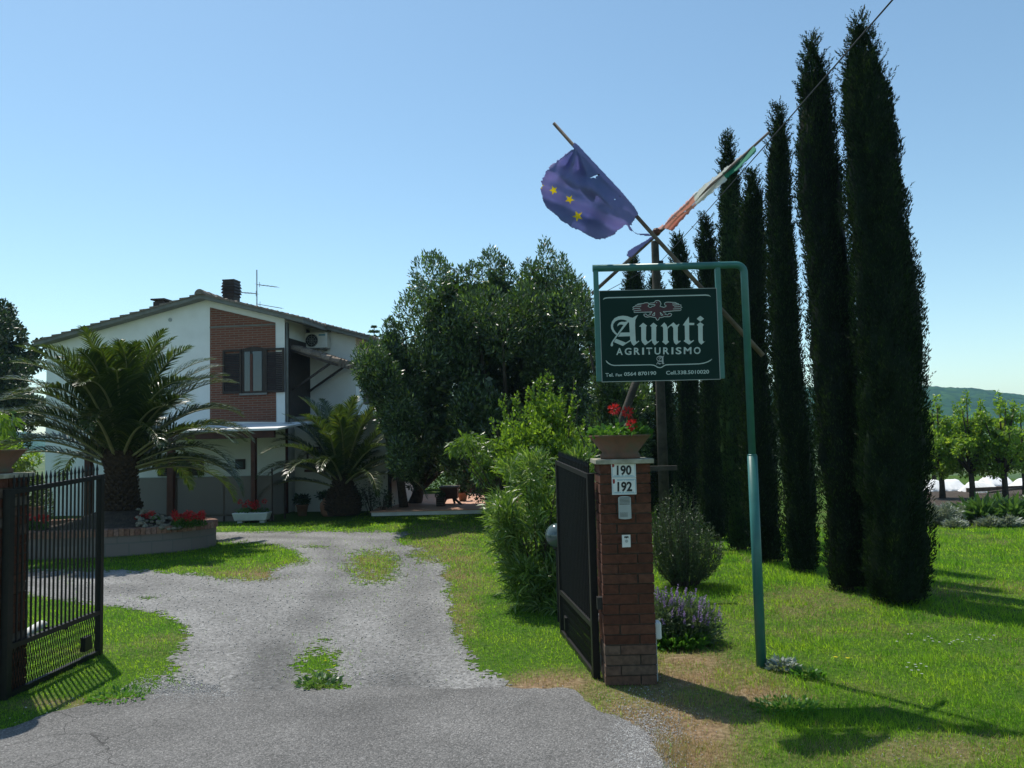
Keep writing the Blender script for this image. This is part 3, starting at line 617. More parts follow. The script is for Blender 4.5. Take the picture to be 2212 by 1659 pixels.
m = MB(); m.hexa([P5(x, y, 0) for x, y in o], [P5(x, y, .022) for x, y in o]); q = m.build('housing', M['grey_plastic'], ic)
sl_ = []
for i in range(6): sl_ += ribbon([(352, 716+i*19.5), (508, 711+i*19.5)], 7)
polybuild(sl_, P5, 'speaker_slots', M['black'], ic, .0235, .00001)
bt = []
for i in range(4): bt += [k for j in range(8) for k in ribbon([(362+j*15, 944+i*19), (370+j*15, 943.6+i*19)], 9)]
polybuild(bt, P5, 'name_labels', M['black'], ic, .0235, .00001)
kr = empty('key_reader', P5(455, 1460, 0), 'small white key reader with a round lock below the intercom', 'key reader')
m = MB(); o = [(388, 1278), (517, 1274), (524, 1462), (394, 1468)]; m.hexa([P5(x, y, 0) for x, y in o], [P5(x, y, .018) for x, y in o]); m.build('housing', M['white_plastic'], kr)
cc = [(459+24*math.cos(t), 1372+24*math.sin(t)) for t in np.linspace(0, 6.28, 17)[:-1]]
polybuild([cc], P5, 'lock', M['grey_plastic'], kr, .0195)
polybuild([[(425, 1300), (488, 1297), (488, 1330), (472, 1318), (456, 1332), (440, 1318), (427, 1330)]], P5, 'printed_mark', M['black'], kr, .0195, 0)
a = dp(1409, 1342, 5.62); b = dp(1424, 1379, 5.62)
jb = empty('junction_box', (PRX+PW, 5.62, b.z), 'white plastic box fixed low on the right side of the pillar', 'junction box')
m = MB(); m.box((PRX+PW+.003, 5.58, b.z), (PRX+PW+.05, 5.67, a.z)); o = m.build('casing', M['white_plastic'], jb); o.modifiers.new('b', 'BEVEL').width = .012; o.modifiers['b'].segments = 3
m = MB(); m.tube([(PRX+PW+.012, 5.62, b.z), (PRX+PW+.012, 5.62, 0)], .009, 8); m.build('conduit', M['grey_plastic'], jb)
pc = MB(); a = dp(1291, 1290, 5.58); b = dp(1304, 1316, 5.58); pcr = empty('photocell', (a.x, 5.6, b.z), 'black photocell box between the gate hinge and the pillar', 'photocell'); pc.box((a.x-.005, 5.565, b.z), (PRX-.003, 5.62, a.z)); pc.build('casing', M['black'], pcr)

# ------------------------------------------------------------------ gate leaves
def gate(hx, hy, ex, ey, zt0, zt1, zm, zb, nb, label, flip):
    A = Vector((hx, hy, 0)); B = Vector((ex, ey, 0)); root = empty('gate_leaf', A, label, 'gate', 'iron gate leaves of the driveway')
    at = lambda t, z: A.lerp(B, t) + Vector((0, 0, z)); zt = lambda t: zt0+(zt1-zt0)*t
    d = (B-A).normalized()
    m = MB(); m.bar(at(0, zb-.02), at(0, zt(0)), .05, .05, d); m.build('hinge_stile', M['black_iron'], root)
    m = MB(); m.bar(at(1, zb-.02), at(1, zt(1)+.0), .045, .045, d); m.build('end_stile', M['black_iron'], root)
    m = MB(); m.bar(at(.02, zt(0)-.02), at(.985, zt(1)-.02), .04, .035); m.build('top_rail', M['black_iron'], root)
    m = MB(); m.bar(at(.02, zm), at(.985, zm), .04, .035); m.build('middle_rail', M['black_iron'], root)
    m = MB(); m.bar(at(.02, zb), at(.985, zb), .04, .035); m.build('bottom_rail', M['black_iron'], root)
    for i in range(nb):
        t = (i+1)/(nb+1); p = at(t, 0); m = MB(); top = zt(t)+.075
        m.tube([at(t, zm+.01), at(t, top-.035)], .0075, 6); m.tube([at(t, top-.05), at(t, top-.03), at(t, top+.02)], [.006, .011, .001], 6); m.build('bar', M['black_iron'], root)
    m = MB()
    Lg = (B-A).length; cw = .028; chh = .055; cols = int(Lg*.94/cw); z0 = zb+.02; rows = max(1, int((zm-zb-.04)/chh)); chh = (zm-zb-.04)/rows
    for i in range(cols):
        for j in range(rows):
            t0 = .03+(i+(.5 if j % 2 else 0))*cw/Lg; th = t0+cw/Lg/2; t1 = t0+cw/Lg
            if t1 > .98: continue
            a = at(t0, z0+j*chh); b = at(th, z0+(j+.5)*chh); c = at(th, z0+(j-.5)*chh+0) 
            m.bar(at(t0, z0+j*chh), at(th, z0+(j+1)*chh), .004, .003); m.bar(at(t1, z0+j*chh), at(th, z0+(j+1)*chh), .004, .003)
    m.build('mesh_panel', M['black_iron'], root)
    n = d.cross(Vector((0, 0, 1))) * (1 if flip else -1)
    o1 = n*.12
    m = MB(); m.tube([at(.02, zm-.05)+o1*.8, at(.05, zm-.045)+o1, at(.5, zm+.03)+o1, at(.53, zm+.03)+o1*.9], [.02, .032, .032, .015], 12); m.build('opener_arm', M['white_plastic'], root, smooth=True)
    m = MB(); m.bar(at(.5, zm+.0)+o1*.8, at(.62, zm-.03), .02, .02); m.build('opener_bracket', M['black_iron'], root)
    m = MB(); m.box(tuple(at(.84, zb+.06)-Vector((.02, .05, 0))), tuple(at(.84, zb+.17)+Vector((.02, .05, 0)))); m.build('latch_box', M['black_iron'], root)
    return root
gate(gp(42, 1495).x, 5.56, gp(236, 1402).x, 6.68, 1.425, 1.475, .345, .02, 21, 'black iron gate leaf with spiked bars, open at the left pillar', False)
gate(gp(1285, 1456).x, 5.72, gp(1214, 1362).x, 7.0, 1.43, 1.49, .36, .02, 22, 'black iron gate leaf seen almost edge-on beside the numbered pillar', True)

# globe lamp behind the right leaf
gl = dp(1204, 1157, 7.45); lr = empty('globe_lamp', (gl.x, gl.y, 0), 'grey glass globe lamp on a short post behind the right gate leaf', 'lamp')
m = MB(); m.tube([(gl.x, gl.y, 0), (gl.x, gl.y, gl.z-.1)], .02, 10); m.lathe((gl.x, gl.y, gl.z-.13), [(.03, 0), (.045, .01), (.045, .03), (.03, .035)], 16); m.build('post', M['black_iron'], lr)
m = MB(); R = .114; m.lathe((gl.x, gl.y, gl.z), [(R*math.sin(t), -R*math.cos(t)) for t in np.linspace(.15, math.pi-.01, 18)], 28); m.build('globe', M['globe'], lr, smooth=True)

# ------------------------------------------------------------------ the hanging sign
SY = 5.77; sb = gp(1645, 1441); SY = sb.y
sgn = empty('inn_sign', (sb.x, SY, 0), 'green painted steel post with a hanging dark green guesthouse board', 'sign')
top = dp(1600, 574, SY); zt = dp(1560, 573, SY).z
px_ = sb.x; zs = dp(1618, 985, SY).z
m = MB(); m.tube([(px_, SY, -.05), (px_, SY, zs)], .036, 20); m.tube([(px_, SY, zs), (px_, SY, zs+.012)], [.036, .031], 20); m.build('lower_post', M['sign_green'], sgn, smooth=True)
xl = dp(1283, 580, SY).x
m = MB(); rr_ = .06; pts = [(px_, SY, zs+.01), (px_, SY, zt-rr_)] + [(px_-rr_+rr_*math.cos(a), SY, zt-rr_+rr_*math.sin(a)) for a in np.linspace(.2, math.pi/2, 6)] + [(xl-.01, SY, zt)]
m.tube(pts, .027, 16); m.build('upper_post', M['sign_green'], sgn, smooth=True)
zb_ = dp(1297, 824, SY).z; xr = dp(1552, 640, SY).x
for x_, n_ in ((xl+.012, 'left'), (xr, 'right')):
    m = MB(); m.box((x_-.018, SY-.018, zb_), (x_+.018, SY+.018, zt-.01)); m.build('upright', M['sign_green'], sgn)
bx0 = xl+.034; bx1 = xr-.02; bz1 = dp(1420, 627, SY).z; bz0 = dp(1420, 822, SY).z; YB = SY-.019
m = MB(); m.box((bx0, YB, bz0), (bx1, YB+.022, bz1)); board = m.build('board', M['board_green'], sgn)
m = MB(); e = .004
for a, b in (((bx0-e, bz0-e), (bx0, bz1+e)), ((bx1, bz0-e), (bx1+e, bz1+e)), ((bx0, bz0-e), (bx1, bz0)), ((bx0, bz1), (bx1, bz1+e))): m.box((a[0], YB-.003, a[1]), (b[0], YB+.02, b[1]))
m.build('board_edge', M['grey_plastic'], sgn)
def PA(x, y, off): return dp((1660+x*.135624)*K, (860+y*.135624)*K, YB-.001-off)
def PB(x, y, off): return dp((1720+x*.081374)*K, (810+y*.081374)*K, YB-.001-off)
def P7(x, y, off): return dp((1580+x*.271248)*K, (680+y*.271248)*K, YB-.001-off)
Aout = [[(480,70),(390,60),(300,73),(220,112),(170,178),(147,258),(153,320),(183,382),(230,432),(262,452),(278,428),(240,388),(205,340),(190,280),(196,230),(232,180),(290,147),(350,136),(410,140),(462,158),(500,185),(520,120)],
 [(480,70),(530,88),(585,105),(650,65),(702,45),(668,95),(642,150),(637,250),(643,400),(650,560),(672,597),(705,565),(722,578),(612,670),(572,632),(542,560),(533,480),(528,380),(518,210),(490,165),(455,150)],
 [(488,160),(507,182),(420,295),(335,405),(275,482),(232,540),(198,590),(186,612),(192,650),(182,676),(165,684),(150,678),(141,658),(150,620),(176,575),(220,510),(262,450),(310,382),(400,252)],
 [(278,278),(283,235),(318,197),(370,182),(430,188),(488,168),(414,258),(398,246),(350,236),(310,247)],
 [(345,403),(535,399),(536,476),(288,484)],
 [(252,528),(450,606),(540,551),(545,574),(455,630),(390,674),(215,597),(225,560)]]
unti = [[(715,280),(800,203),(880,262),(862,285),(858,535),(878,572),(900,590),(970,535),(977,560),(840,660),(785,605),(765,560),(762,300),(748,280)],
 [(940,265),(1010,200),(1088,262),(1065,290),(1065,560),(1083,592),(1110,578),(1124,582),(1035,662),(990,610),(972,540),(970,290)],
 [(1155,275),(1230,197),(1275,250),(1297,310),(1300,560),(1328,590),(1260,650),(1185,588),(1210,560),(1207,310),(1190,275)],
 [(1297,290),(1415,195),(1470,250),(1500,245),(1522,225),(1535,237),(1503,290),(1503,540),(1518,582),(1550,565),(1563,578),(1470,650),(1428,605),(1415,540),(1412,310),(1385,268),(1350,270),(1300,325)],
 [(1605,250),(1728,80),(1733,205),(1838,207),(1835,250),(1733,250),(1737,540),(1768,582),(1822,553),(1833,567),(1733,648),(1620,575),(1650,545),(1643,262)],
 [(1888,122),(1960,62),(2037,122),(1960,182)],
 [(1888,245),(1960,192),(2033,245),(2008,270),(2010,560),(2033,592),(2068,572),(1980,647),(1932,602),(1920,550),(1915,270)]]
polybuild(Aout+unti, PA, 'blackletter_name', M['lettering'], sgn, .001)
for ch, cx_, w_ in zip('AGRITURISMO', (322, 495, 675, 800, 925, 1093, 1268, 1395, 1520, 1703, 1897), (130, 137, 120, 38, 118, 122, 122, 38, 118, 155, 138)):
    yb = 852 - (cx_-322)*.0125; facetext('letter', ch, (cx_-w_/2, yb, cx_+w_/2, yb-.5, 138), PA, M['lettering'], sgn, .001, bold=.022)
facetext('lettering', 'Tel.', (38, 1296, 203, 1292, 70), PA, M['lettering'], sgn, .001, bold=.02)
facetext('lettering', 'Fax', (245, 1288, 378, 1284, 54), PA, M['lettering'], sgn, .001, bold=.02)
facetext('lettering', '0564 870190', (415, 1280, 1066, 1256, 72), PA, M['lettering'], sgn, .001, bold=.02)
facetext('lettering', 'Cell.338.5010020', (1266, 1254, 2138, 1230, 74), PA, M['lettering'], sgn, .001, bold=.02)
polybuild(ribbon([(290, 530), (300, 520), (320, 514), (350, 511), (600, 505), (1000, 493), (1330, 484), (1360, 488), (1382, 500)], 11, True), P7, 'border_line', M['lettering'], sgn, .001, 0)
polybuild(ribbon([(45,965),(65,995),(95,1025),(150,1055),(210,1068),(500,1064),(950,1056),(1010,1062),(1050,1078),(1095,1105),(1140,1114),(1180,1105),(1215,1080),(1260,1058),(1330,1053),(1650,1046),(1930,1037),(2030,1022),(2110,997),(2165,965),(2200,935)], 19, True), PA, 'border_line', M['lettering'], sgn, .001, 0)
sa = [[((x-140)*.2845+1070, (y-45)*.29+867) for x, y in p] for p in Aout]
polybuild(sa, PA, 'small_initial', M['grey_plastic'], sgn, .001)
eag = [(820,290),(940,280),(985,255),(1010,215),(1045,203),(1080,200),(1120,203),(1150,218),(1185,262),(1200,310),(1192,350),(1165,397),(1230,413),(1285,433),(1345,415),(1385,385),(1330,352),(1318,320),(1330,285),(1370,260),(1450,255),(1700,270),(1725,298),(1790,310),(1800,340),(1885,355),(1870,392),(1915,435),(1850,468),(1885,515),(1850,540),(1650,550),(1400,575),(1270,570),(1300,605),(1380,632),(1325,662),(1430,690),(1460,637),(1530,637),(1565,665),(1548,712),(1500,742),(1430,750),(1320,745),(1210,780),(1150,780),(1120,850),(1085,870),(1050,850),(1020,780),(930,762),(840,745),(740,765),(670,750),(625,705),(622,668),(680,652),(715,668),(740,710),(800,690),(858,667),(812,640),(880,612),(900,577),(820,592),(600,597),(400,602),(290,605),(288,575),(340,545),(240,505),(268,472),(250,430),(280,407),(338,392),(345,362),(402,345),(410,322),(600,300),(660,280),(740,275),(788,298),(806,332),(760,390),(790,420),(855,437),(900,402),(975,385),(1008,350),(990,332),(870,347),(825,332)]
polybuild([eag], PB, 'eagle_emblem', M['maroon'], sgn, .001)
fe = ribbon(eag+[eag[0], eag[1]], 20)
for a, b in (((410,345),(540,352)),((345,392),(530,406)),((270,468),(495,465)),((340,545),(530,522)),((1580,316),(1790,310)),((1600,362),(1800,345)),((1640,418),(1860,408)),((1610,487),(1840,480)),((905,700),(990,600)),((990,600),(985,710)),((985,710),(905,700)),((1170,600),(1210,705)),((1210,705),(1270,695)),((1270,695),(1170,600)),((1040,270),(1066,272))): fe += ribbon([a, b], 18)
polybuild(fe, PB, 'eagle_outline', M['lettering'], sgn, .0018, .00001)

# ------------------------------------------------------------------ flags on crossed poles behind the sign
def cloth(name, poly, Pf, step, disp, mats, parent, mfun=None, holes=(), edge=0, seed=0):
    xs = [p[0] for p in poly]; ys = [p[1] for p in poly]
    gx = np.arange(min(xs)-step, max(xs)+step*2, step); gy = np.arange(min(ys)-step, max(ys)+step*2, step); A, B = np.meshgrid(gx, gy)
    cxx = (A[:-1, :-1]+step/2); cyy = (B[:-1, :-1]+step/2)
    fr = (vnoise(cxx/25, cyy/25, seed)-.5)*edge
    ok = inside(cxx+fr, cyy+fr, poly)
    for h in holes: ok &= ~inside(cxx, cyy, h)
    nx = len(gx); used = {}; V = []; Fa = []; mi = []
    for j, i in zip(*np.nonzero(ok)):
        q = []
        for a, b in ((i, j), (i, j+1), (i+1, j+1), (i+1, j)):
            k = (a, b)
            if k not in used: used[k] = len(V); V.append(tuple(Pf(gx[a], gy[b], disp(gx[a], gy[b]))))
            q.append(used[k])
        Fa.append(q); mi.append(mfun(cxx[j, i], cyy[j, i]) if mfun else 0)
    o = npmesh(name, V, Fa, mats, parent, smooth=True, mi=mi)
    sol = o.modifiers.new('s', 'SOLIDIFY'); sol.thickness = .0015
    return o
def cloth_mat(name, c, c2, tr=.45):
    m = rough_mat(name, c, c2, 4, .8, .2, 200, .002); n = m.node_tree; b = n.nodes['Principled BSDF']; t = node(n, 'ShaderNodeBsdfTranslucent')
    L(n, b.inputs['Base Color'].links[0].from_socket, t.inputs['Color']); ms = node(n, 'ShaderNodeMixShader'); ms.inputs[0].default_value = tr
    L(n, b.outputs[0], ms.inputs[1]); L(n, t.outputs[0], ms.inputs[2]); L(n, ms.outputs[0], n.nodes['Material Output'].inputs['Surface']); return m
M['flag_blue'] = cloth_mat('faded_blue_cloth', (.24, .28, .50), (.38, .36, .60), .62)
M['flag_yellow'] = cloth_mat('yellow_star_cloth', (.85, .72, .03), (.9, .78, .05), .5)
M['flag_green'] = cloth_mat('green_cloth', (.02, .22, .13), (.03, .28, .17), .4)
M['flag_white'] = cloth_mat('white_cloth', (.78, .78, .76), (.84, .84, .82), .55)
M['flag_red'] = cloth_mat('faded_red_cloth', (.74, .42, .36), (.8, .56, .5), .55)
YF = SY + .14
e0 = dp(1196, 266, YF); e1 = dp(1648, 768, YF)
eu = empty('european_flag', e1, 'tattered blue flag with yellow stars on a pole leaning left', 'flag', 'flags on crossed poles behind the sign')
m = MB(); m.tube([e0, e0.lerp(e1, .5)+Vector((0, 0, -.01)), e1], [.013, .016, .02], 12); m.build('flag_pole', M['pale_wood'], eu, smooth=True)
i0 = dp(1661, 286, YF+.04); i1 = dp(1279, 634, YF+.04)
it = empty('italian_flag', i1, 'faded green, white and red flag hanging along a pole leaning right', 'flag', 'flags on crossed poles behind the sign')
m = MB(); m.tube([i0, i1], [.010, .014], 12); m.build('flag_pole', M['pale_wood'], it, smooth=True)
sc3 = 300/1716
def PE(x, y, d): return dp((1480+x*sc3)*K, (390+y*sc3)*K, YF+d)
def edisp(x, y):
    # distance from the pole line, folds radiating from the top corner
    t = ((x-600)*.70 + (y-90)*.71); s = (-(x-600)*.71 + (y-90)*.70); r = math.hypot(x-600, y-90); a = math.atan2(y-90, x-600)
    g = min(1, max(0, s)/260)
    g0 = min(1, max(0, s)/170)
    return (.05*g0*math.sin(a*9+1.0)*min(1, r/350)*math.exp(-r/1200)*1.2 + .055*math.sin(s*.0075+t*.003) * g + .03*math.sin(t*.011-s*.004)*g + .02*math.sin(s*.021+t*.008)*g - .07*g - .036)
eup = [(545,60),(575,10),(640,60),(700,130),(1000,450),(1300,770),(1510,1020),(1580,1130),(1530,1200),(1440,1330),(1490,1400),(1440,1385),(1420,1330),(1370,1300),(1260,1400),(1160,1470),(1050,1520),(960,1535),(880,1515),(800,1480),(720,1430),(650,1390),(530,1350),(460,1290),(360,1240),(300,1165),(215,1100),(130,1030),(80,930),(60,860),(35,740),(60,690),(45,630),(80,560),(120,460),(170,410),(220,340),(320,285),(400,215),(480,155),(555,100)]
hole1 = [(810,572),(870,540),(960,505),(975,520),(905,545),(912,575),(870,560)]
def star(cx, cy, r, rot, sx=1):
    return [(cx+sx*(r if k % 2 == 0 else r*.4)*math.sin(rot+k*math.pi/5), cy-(r if k % 2 == 0 else r*.4)*math.cos(rot+k*math.pi/5)) for k in range(10)]
STARS = [star(243, 762, 82, -.35, .85), star(495, 906, 80, .5), star(622, 1170, 94, -.4, .95), star(38, 690, 60, .2)]
cloth('cloth', eup, PE, 8, edisp, [M['flag_blue'], M['flag_yellow']], eu, mfun=lambda x, y: 1 if any(inside(np.array([x]), np.array([y]), q)[0] for q in STARS if abs(x-q[0][0]) < 200 and abs(y-q[0][1]) < 300) else 0, holes=(hole1, [(1190,895),(1222,900),(1205,915)], [(1278,845),(1300,850),(1290,870)]), edge=26)
st = [(1395,1300),(1470,1400),(1560,1440),(1716,1440),(1790,1475),(1700,1480),(1560,1455),(1440,1385)]
cloth('torn_strip', st, PE, 12, lambda x, y: .01, M['flag_blue'], eu)
def P6(x, y, d): return dp((1400+x*.361664)*K, (300+y*.361664)*K, YF+d)
cloth('wrapped_strip', [(1120,950),(1090,985),(1000,1060),(930,1130),(895,1115),(905,1080),(950,1050),(1040,1000),(1095,960)], P6, 6, lambda x, y: .015, M['flag_blue'], eu)
def PI_(x, y, d): return dp((1780+x*.204895)*K, (340+y*.204895)*K, YF+.04+d)
itp = [(1390,320),(1430,300),(1455,330),(1460,370),(1380,460),(1240,590),(1090,712),(1060,760),(900,890),(640,1110),(450,1310),(335,1437),(255,1412),(190,1418),(130,1415),(240,1335),(330,1230),(430,1140),(620,950),(760,830),(880,730),(1050,600),(1180,490),(1300,390)]
def idisp(x, y):
    s = (x-130)*.765+(1415-y)*.643; c = (x-130)*.643-(1415-y)*.765; return -.03 - .05*math.sin(c*.035+s*.0035) - .02*math.sin(s*.012+c*.02)
def imat(x, y):
    s = (x-130)*.765+(1415-y)*.643; c = (x-130)*.643-(1415-y)*.765; return 2 if s+c*.5 < 650 else (0 if (s > 1150 and c > -6+ (s-1150)*-.03) else 1)
cloth('cloth', itp, PI_, 10, idisp, [M['flag_green'], M['flag_white'], M['flag_red']], it, mfun=imat, edge=16, holes=([(940,672),(950,676),(900,740),(872,772),(868,768)],[(838,800),(846,800),(800,870),(795,866)],[(700,975),(720,962),(700,1005),(690,1003)],[(640,1050),(675,1030),(625,1085),(600,1100)],[(345,1252),(400,1238),(395,1248),(350,1262)],[(480,1190),(520,1165),(515,1180)]))
m = MB(); c = dp(1419, 499, YF); m.lathe((c.x, c.y+.02, c.z-.03), [(.02, 0), (.032, .015), (.03, .04), (.02, .055)], 10); m.build('binding', M['red_wood'], eu)

# ------------------------------------------------------------------ utility pole, brace, cable
UY = 12.6; ut = dp(1414.5, 521, UY); ux = ut.x
up_ = empty('utility_pole', (ux, UY, 0), 'dark wooden utility pole rising behind the sign board', 'pole')
m = MB(); m.tube([(ux, UY, -.1), (ux, UY, 2), (ux, UY, ut.z-.02), (ux, UY, ut.z)], [.088, .075, .06, .055], 14); m.build('shaft', M['old_wood'], up_, smooth=True)
bt_ = dp(1300, 1080, UY-.15); m = MB(); m.tube([(ux-.03, UY-.1, dp(1404, 700, UY).z), tuple(dp(1345, 905, UY-.12)), (bt_.x-.12, UY-.2, -.1)], [.05, .065, .075], 12); m.build('brace', M['old_wood'], up_, smooth=True)
m = MB(); k = dp(1426, 566, UY); m.tube([(ux+.06, UY, k.z), (ux+.12, UY, k.z)], .025, 8); m.build('insulator', M['black'], up_)
cb = empty('overhead_cable', tuple(dp(1426, 566, UY)), 'thin overhead cable crossing the sky from the cypress tops', 'cable')
A_ = dp(1426, 566, UY); B_ = dp(1945, -20, 3.3); E_ = dp(1132, 714, 21)
def sag(a, b, s, n=24): return [tuple(a.lerp(b, i/n) - Vector((0, 0, s*4*(i/n)*(1-i/n)))) for i in range(n+1)]
m = MB(); m.tube(sag(A_, B_, .02), .0042, 6); m.build('cable', M['black'], cb)
m = MB(); m.tube(sag(A_, E_, .05), .006, 5); m.build('cable', M['black'], cb)
rl = dp(1398, 1011, 8.6); r2 = dp(1462, 1011, 8.6); ra = empty('wooden_rail', (r2.x, 8.6, 0), 'low dark wooden rail right of the numbered pillar', 'rail')
m = MB(); m.box((rl.x-.3, 8.57, rl.z-.03), (r2.x, 8.63, rl.z+.02)); m.build('beam', M['old_wood'], ra)
m = MB(); m.box((rl.x-.2, 8.565, 0), (rl.x-.14, 8.635, rl.z-.03)); m.build('post', M['old_wood'], ra)

# ------------------------------------------------------------------ the farmhouse (local frame: x along the facade to the right, y inwards)
TH = math.radians(-7.67); HO = Vector((gp(628, 1105).x, 19.45, 0))
HE = Vector((math.cos(TH), math.sin(TH), 0)); HN = Vector((-math.sin(TH), math.cos(TH), 0))
house = empty('farmhouse', HO, 'white two-storey farmhouse with a low gable roof and a brick panel round the upper window', 'house', rz=TH)
def hp(px, py, v=0.0):
    d = ray(px, py); o_ = HO + HN*v; t = (HN.x*o_.x + HN.y*o_.y)/(HN.x*d.x + HN.y*d.y); P = Vector((d.x*t, d.y*t, EYE + d.z*t)); q = P - HO
    return (q.x*HE.x + q.y*HE.y, P.z)
def hw(x, y, z): return HO + HE*x + HN*y + Vector((0, 0, z))
def hbuild(m, name, mat, parent=house, smooth=False): return m.build(name, mat, parent, smooth, local=True)
def prism(m, pts, y0, y1): m.hexa([(x, y0, z) for x, z in pts], [(x, y1, z) for x, z in pts])
DEP = 7.5
xL = hp(99, 900)[0]; A_in = hp(433, 645); L_in = hp(100, 739); R_in = hp(623, 687)
m = MB(); prism(m, [(xL, -.1), (0, -.1), (0, R_in[1]), A_in, (xL, L_in[1])], 0, DEP); hbuild(m, 'wall', M['plaster'])
bp = [hp(454, 911), hp(597, 911), hp(595, 697), hp(454, 664)]
m = MB(); prism(m, bp, -.012, .002); hbuild(m, 'brick_panel', M['house_brick'])
b0 = hp(454, 706); b1 = hp(595, 700); m = MB(); m.hexa([(b0[0], -.03, b0[1]-.03), (b1[0], -.03, b0[1]-.03), (b1[0], 0, b0[1]-.03), (b0[0], 0, b0[1]-.03)], [(b0[0], -.03, b0[1]), (b1[0], -.03, b0[1]), (b1[0], 0, b0[1]), (b0[0], 0, b0[1])]); hbuild(m, 'brick_ledge', M['verge'])
# roof
def slope(a, b, y0, y1, nm, n, parent, th=.085, verge=True):
    """a = upper point, b = lower point of the underside line (x, z)"""
    dx = b[0]-a[0]; dz = b[1]-a[1]; Ls = math.hypot(dx, dz)
    m = MB(); prism(m, [a, b, (b[0], b[1]+th), (a[0], a[1]+th)], y0, y1); r = hbuild(m, nm, M['verge'], parent)
    m = MB()
    for i in range(n):
        t0 = i/n; t1 = (i+1)/n + .004
        p0 = (a[0]+dx*t0, a[1]+dz*t0+th+.003); p1 = (a[0]+dx*t1, a[1]+dz*t1+th+.003)
        k = int((y1-y0)/.24)
        for j in range(k):
            ya = y0-.02+j*.24; yb = ya+.236; ym = (ya+yb)/2
            lo = [(p0[0], ya, p0[1]), (p1[0], ya, p1[1]), (p1[0], ya, p1[1]+.045), (p0[0], ya, p0[1]+.012)]
            mid_lo = [(p0[0], ym, p0[1]), (p1[0], ym, p1[1]), (p1[0], ym, p1[1]+.085), (p0[0], ym, p0[1]+.045)]
            hi = [(p0[0], yb, p0[1]), (p1[0], yb, p1[1]), (p1[0], yb, p1[1]+.045), (p0[0], yb, p0[1]+.012)]
            lo0 = [(p0[0], ya, p0[1]), (p1[0], ya, p1[1]), (p1[0], ya, p1[1]+.06), (p0[0], ya, p0[1]+.015)]
            if j == 0: m.hexa(lo0, [(x, ya+.236, z+ (0.0)) for x, _, z in lo0])
            else: m.hexa(lo, mid_lo); m.hexa(mid_lo, hi)
    hbuild(m, 'tiles', M['roof'], r); return r
y0 = -.28
A_ = hp(433, 644, y0); Lp = hp(72, 747, y0); Rp = hp(655, 697, y0)
main_roof = slope(A_, Lp, y0, DEP+.2, 'roof', 17, house); slope(A_, Rp, y0, DEP+.2, 'roof', 10, house)
m = MB(); r_ = .13; seg = 9
for k in range(20):
    ya = y0-.06+k*.4; m.hexa([(A_[0]+r_*(1+.1*0)*math.cos(t), ya, A_[1]+.09+r_*math.sin(t)) for t in np.linspace(0, math.pi, seg)], [(A_[0]+r_*.86*math.cos(t), ya+.42, A_[1]+.09+r_*.86*math.sin(t)) for t in np.linspace(0, math.pi, seg)])
hbuild(m, 'ridge_tiles', M['roof'], main_roof)
# chimneys
cx_, cz_ = hp(500, 650, 1.0); ct = hp(500, 606, 1.0)[1]; cw = (hp(514, 650, 1.0)[0]-hp(487, 650, 1.0)[0])/2
m = MB(); m.box((cx_-cw*.86, 1-cw, cz_-.4), (cx_+cw*.86, 1+cw, ct-.04)); m.box((cx_-cw*.95, 1-cw*1.05, ct-.04), (cx_+cw*.95, 1+cw*1.05, ct))
ch = hbuild(m, 'chimney', M['dark_wood'])
m = MB()
for k in range(5):
    z_ = cz_+.10+k*(ct-cz_-.12)/5.2; q = cw*(1.1 if 0 < k < 4 else 1.02); m.hexa([(cx_-q, 1-q*1.1, z_), (cx_+q, 1-q*1.1, z_), (cx_+q, 1+q*1.1, z_), (cx_-q, 1+q*1.1, z_)], [(cx_-q*.88, 1-q*.9, z_+.06), (cx_+q*.88, 1-q*.9, z_+.06), (cx_+q*.88, 1+q*.9, z_+.06), (cx_-q*.88, 1+q*.9, z_+.06)])
hbuild(m, 'louvres', M['dark_wood'], ch)
c2 = hp(351, 658, 1.5); m = MB(); m.box((c2[0]-.15, 1.3, c2[1]-.35), (c2[0]+.15, 1.7, c2[1]+.05)); m.box((c2[0]-.2, 1.25, c2[1]+.09), (c2[0]+.2, 1.75, c2[1]+.13)); m.box((c2[0]-.12, 1.32, c2[1]+.05), (c2[0]+.12, 1.4, c2[1]+.09)); hbuild(m, 'chimney', M['dark_wood'])
# vents
for a in ((191, 722.6), (368, 691)):
    p = hp(*a); m = MB(); m.tube([(p[0], -.02, p[1]), (p[0], .0, p[1])], .05, 14); hbuild(m, 'wall_vent', M['grey_plastic'])
def shutter(x0, x1, z0, z1, v, parent, slats=True, th=.035):
    m = MB(); f = .05; m.box((x0, v-th, z0), (x0+f, v, z1)); m.box((x1-f, v-th, z0), (x1, v, z1)); m.box((x0+f, v-th, z0), (x1-f, v, z0+f)); m.box((x0+f, v-th, z1-f), (x1-f, v, z1))
    n = int((z1-z0-2*f)/.045)
    for i in range(n):
        z = z0+f+i*.045; m.hexa([(x0+f, v-th+.004, z), (x1-f, v-th+.004, z), (x1-f, v-th+.012, z), (x0+f, v-th+.012, z)], [(x0+f, v-.012, z+.04), (x1-f, v-.012, z+.04), (x1-f, v-.004, z+.04), (x0+f, v-.004, z+.04)])
    return hbuild(m, 'shutter', M['dark_wood'], parent)
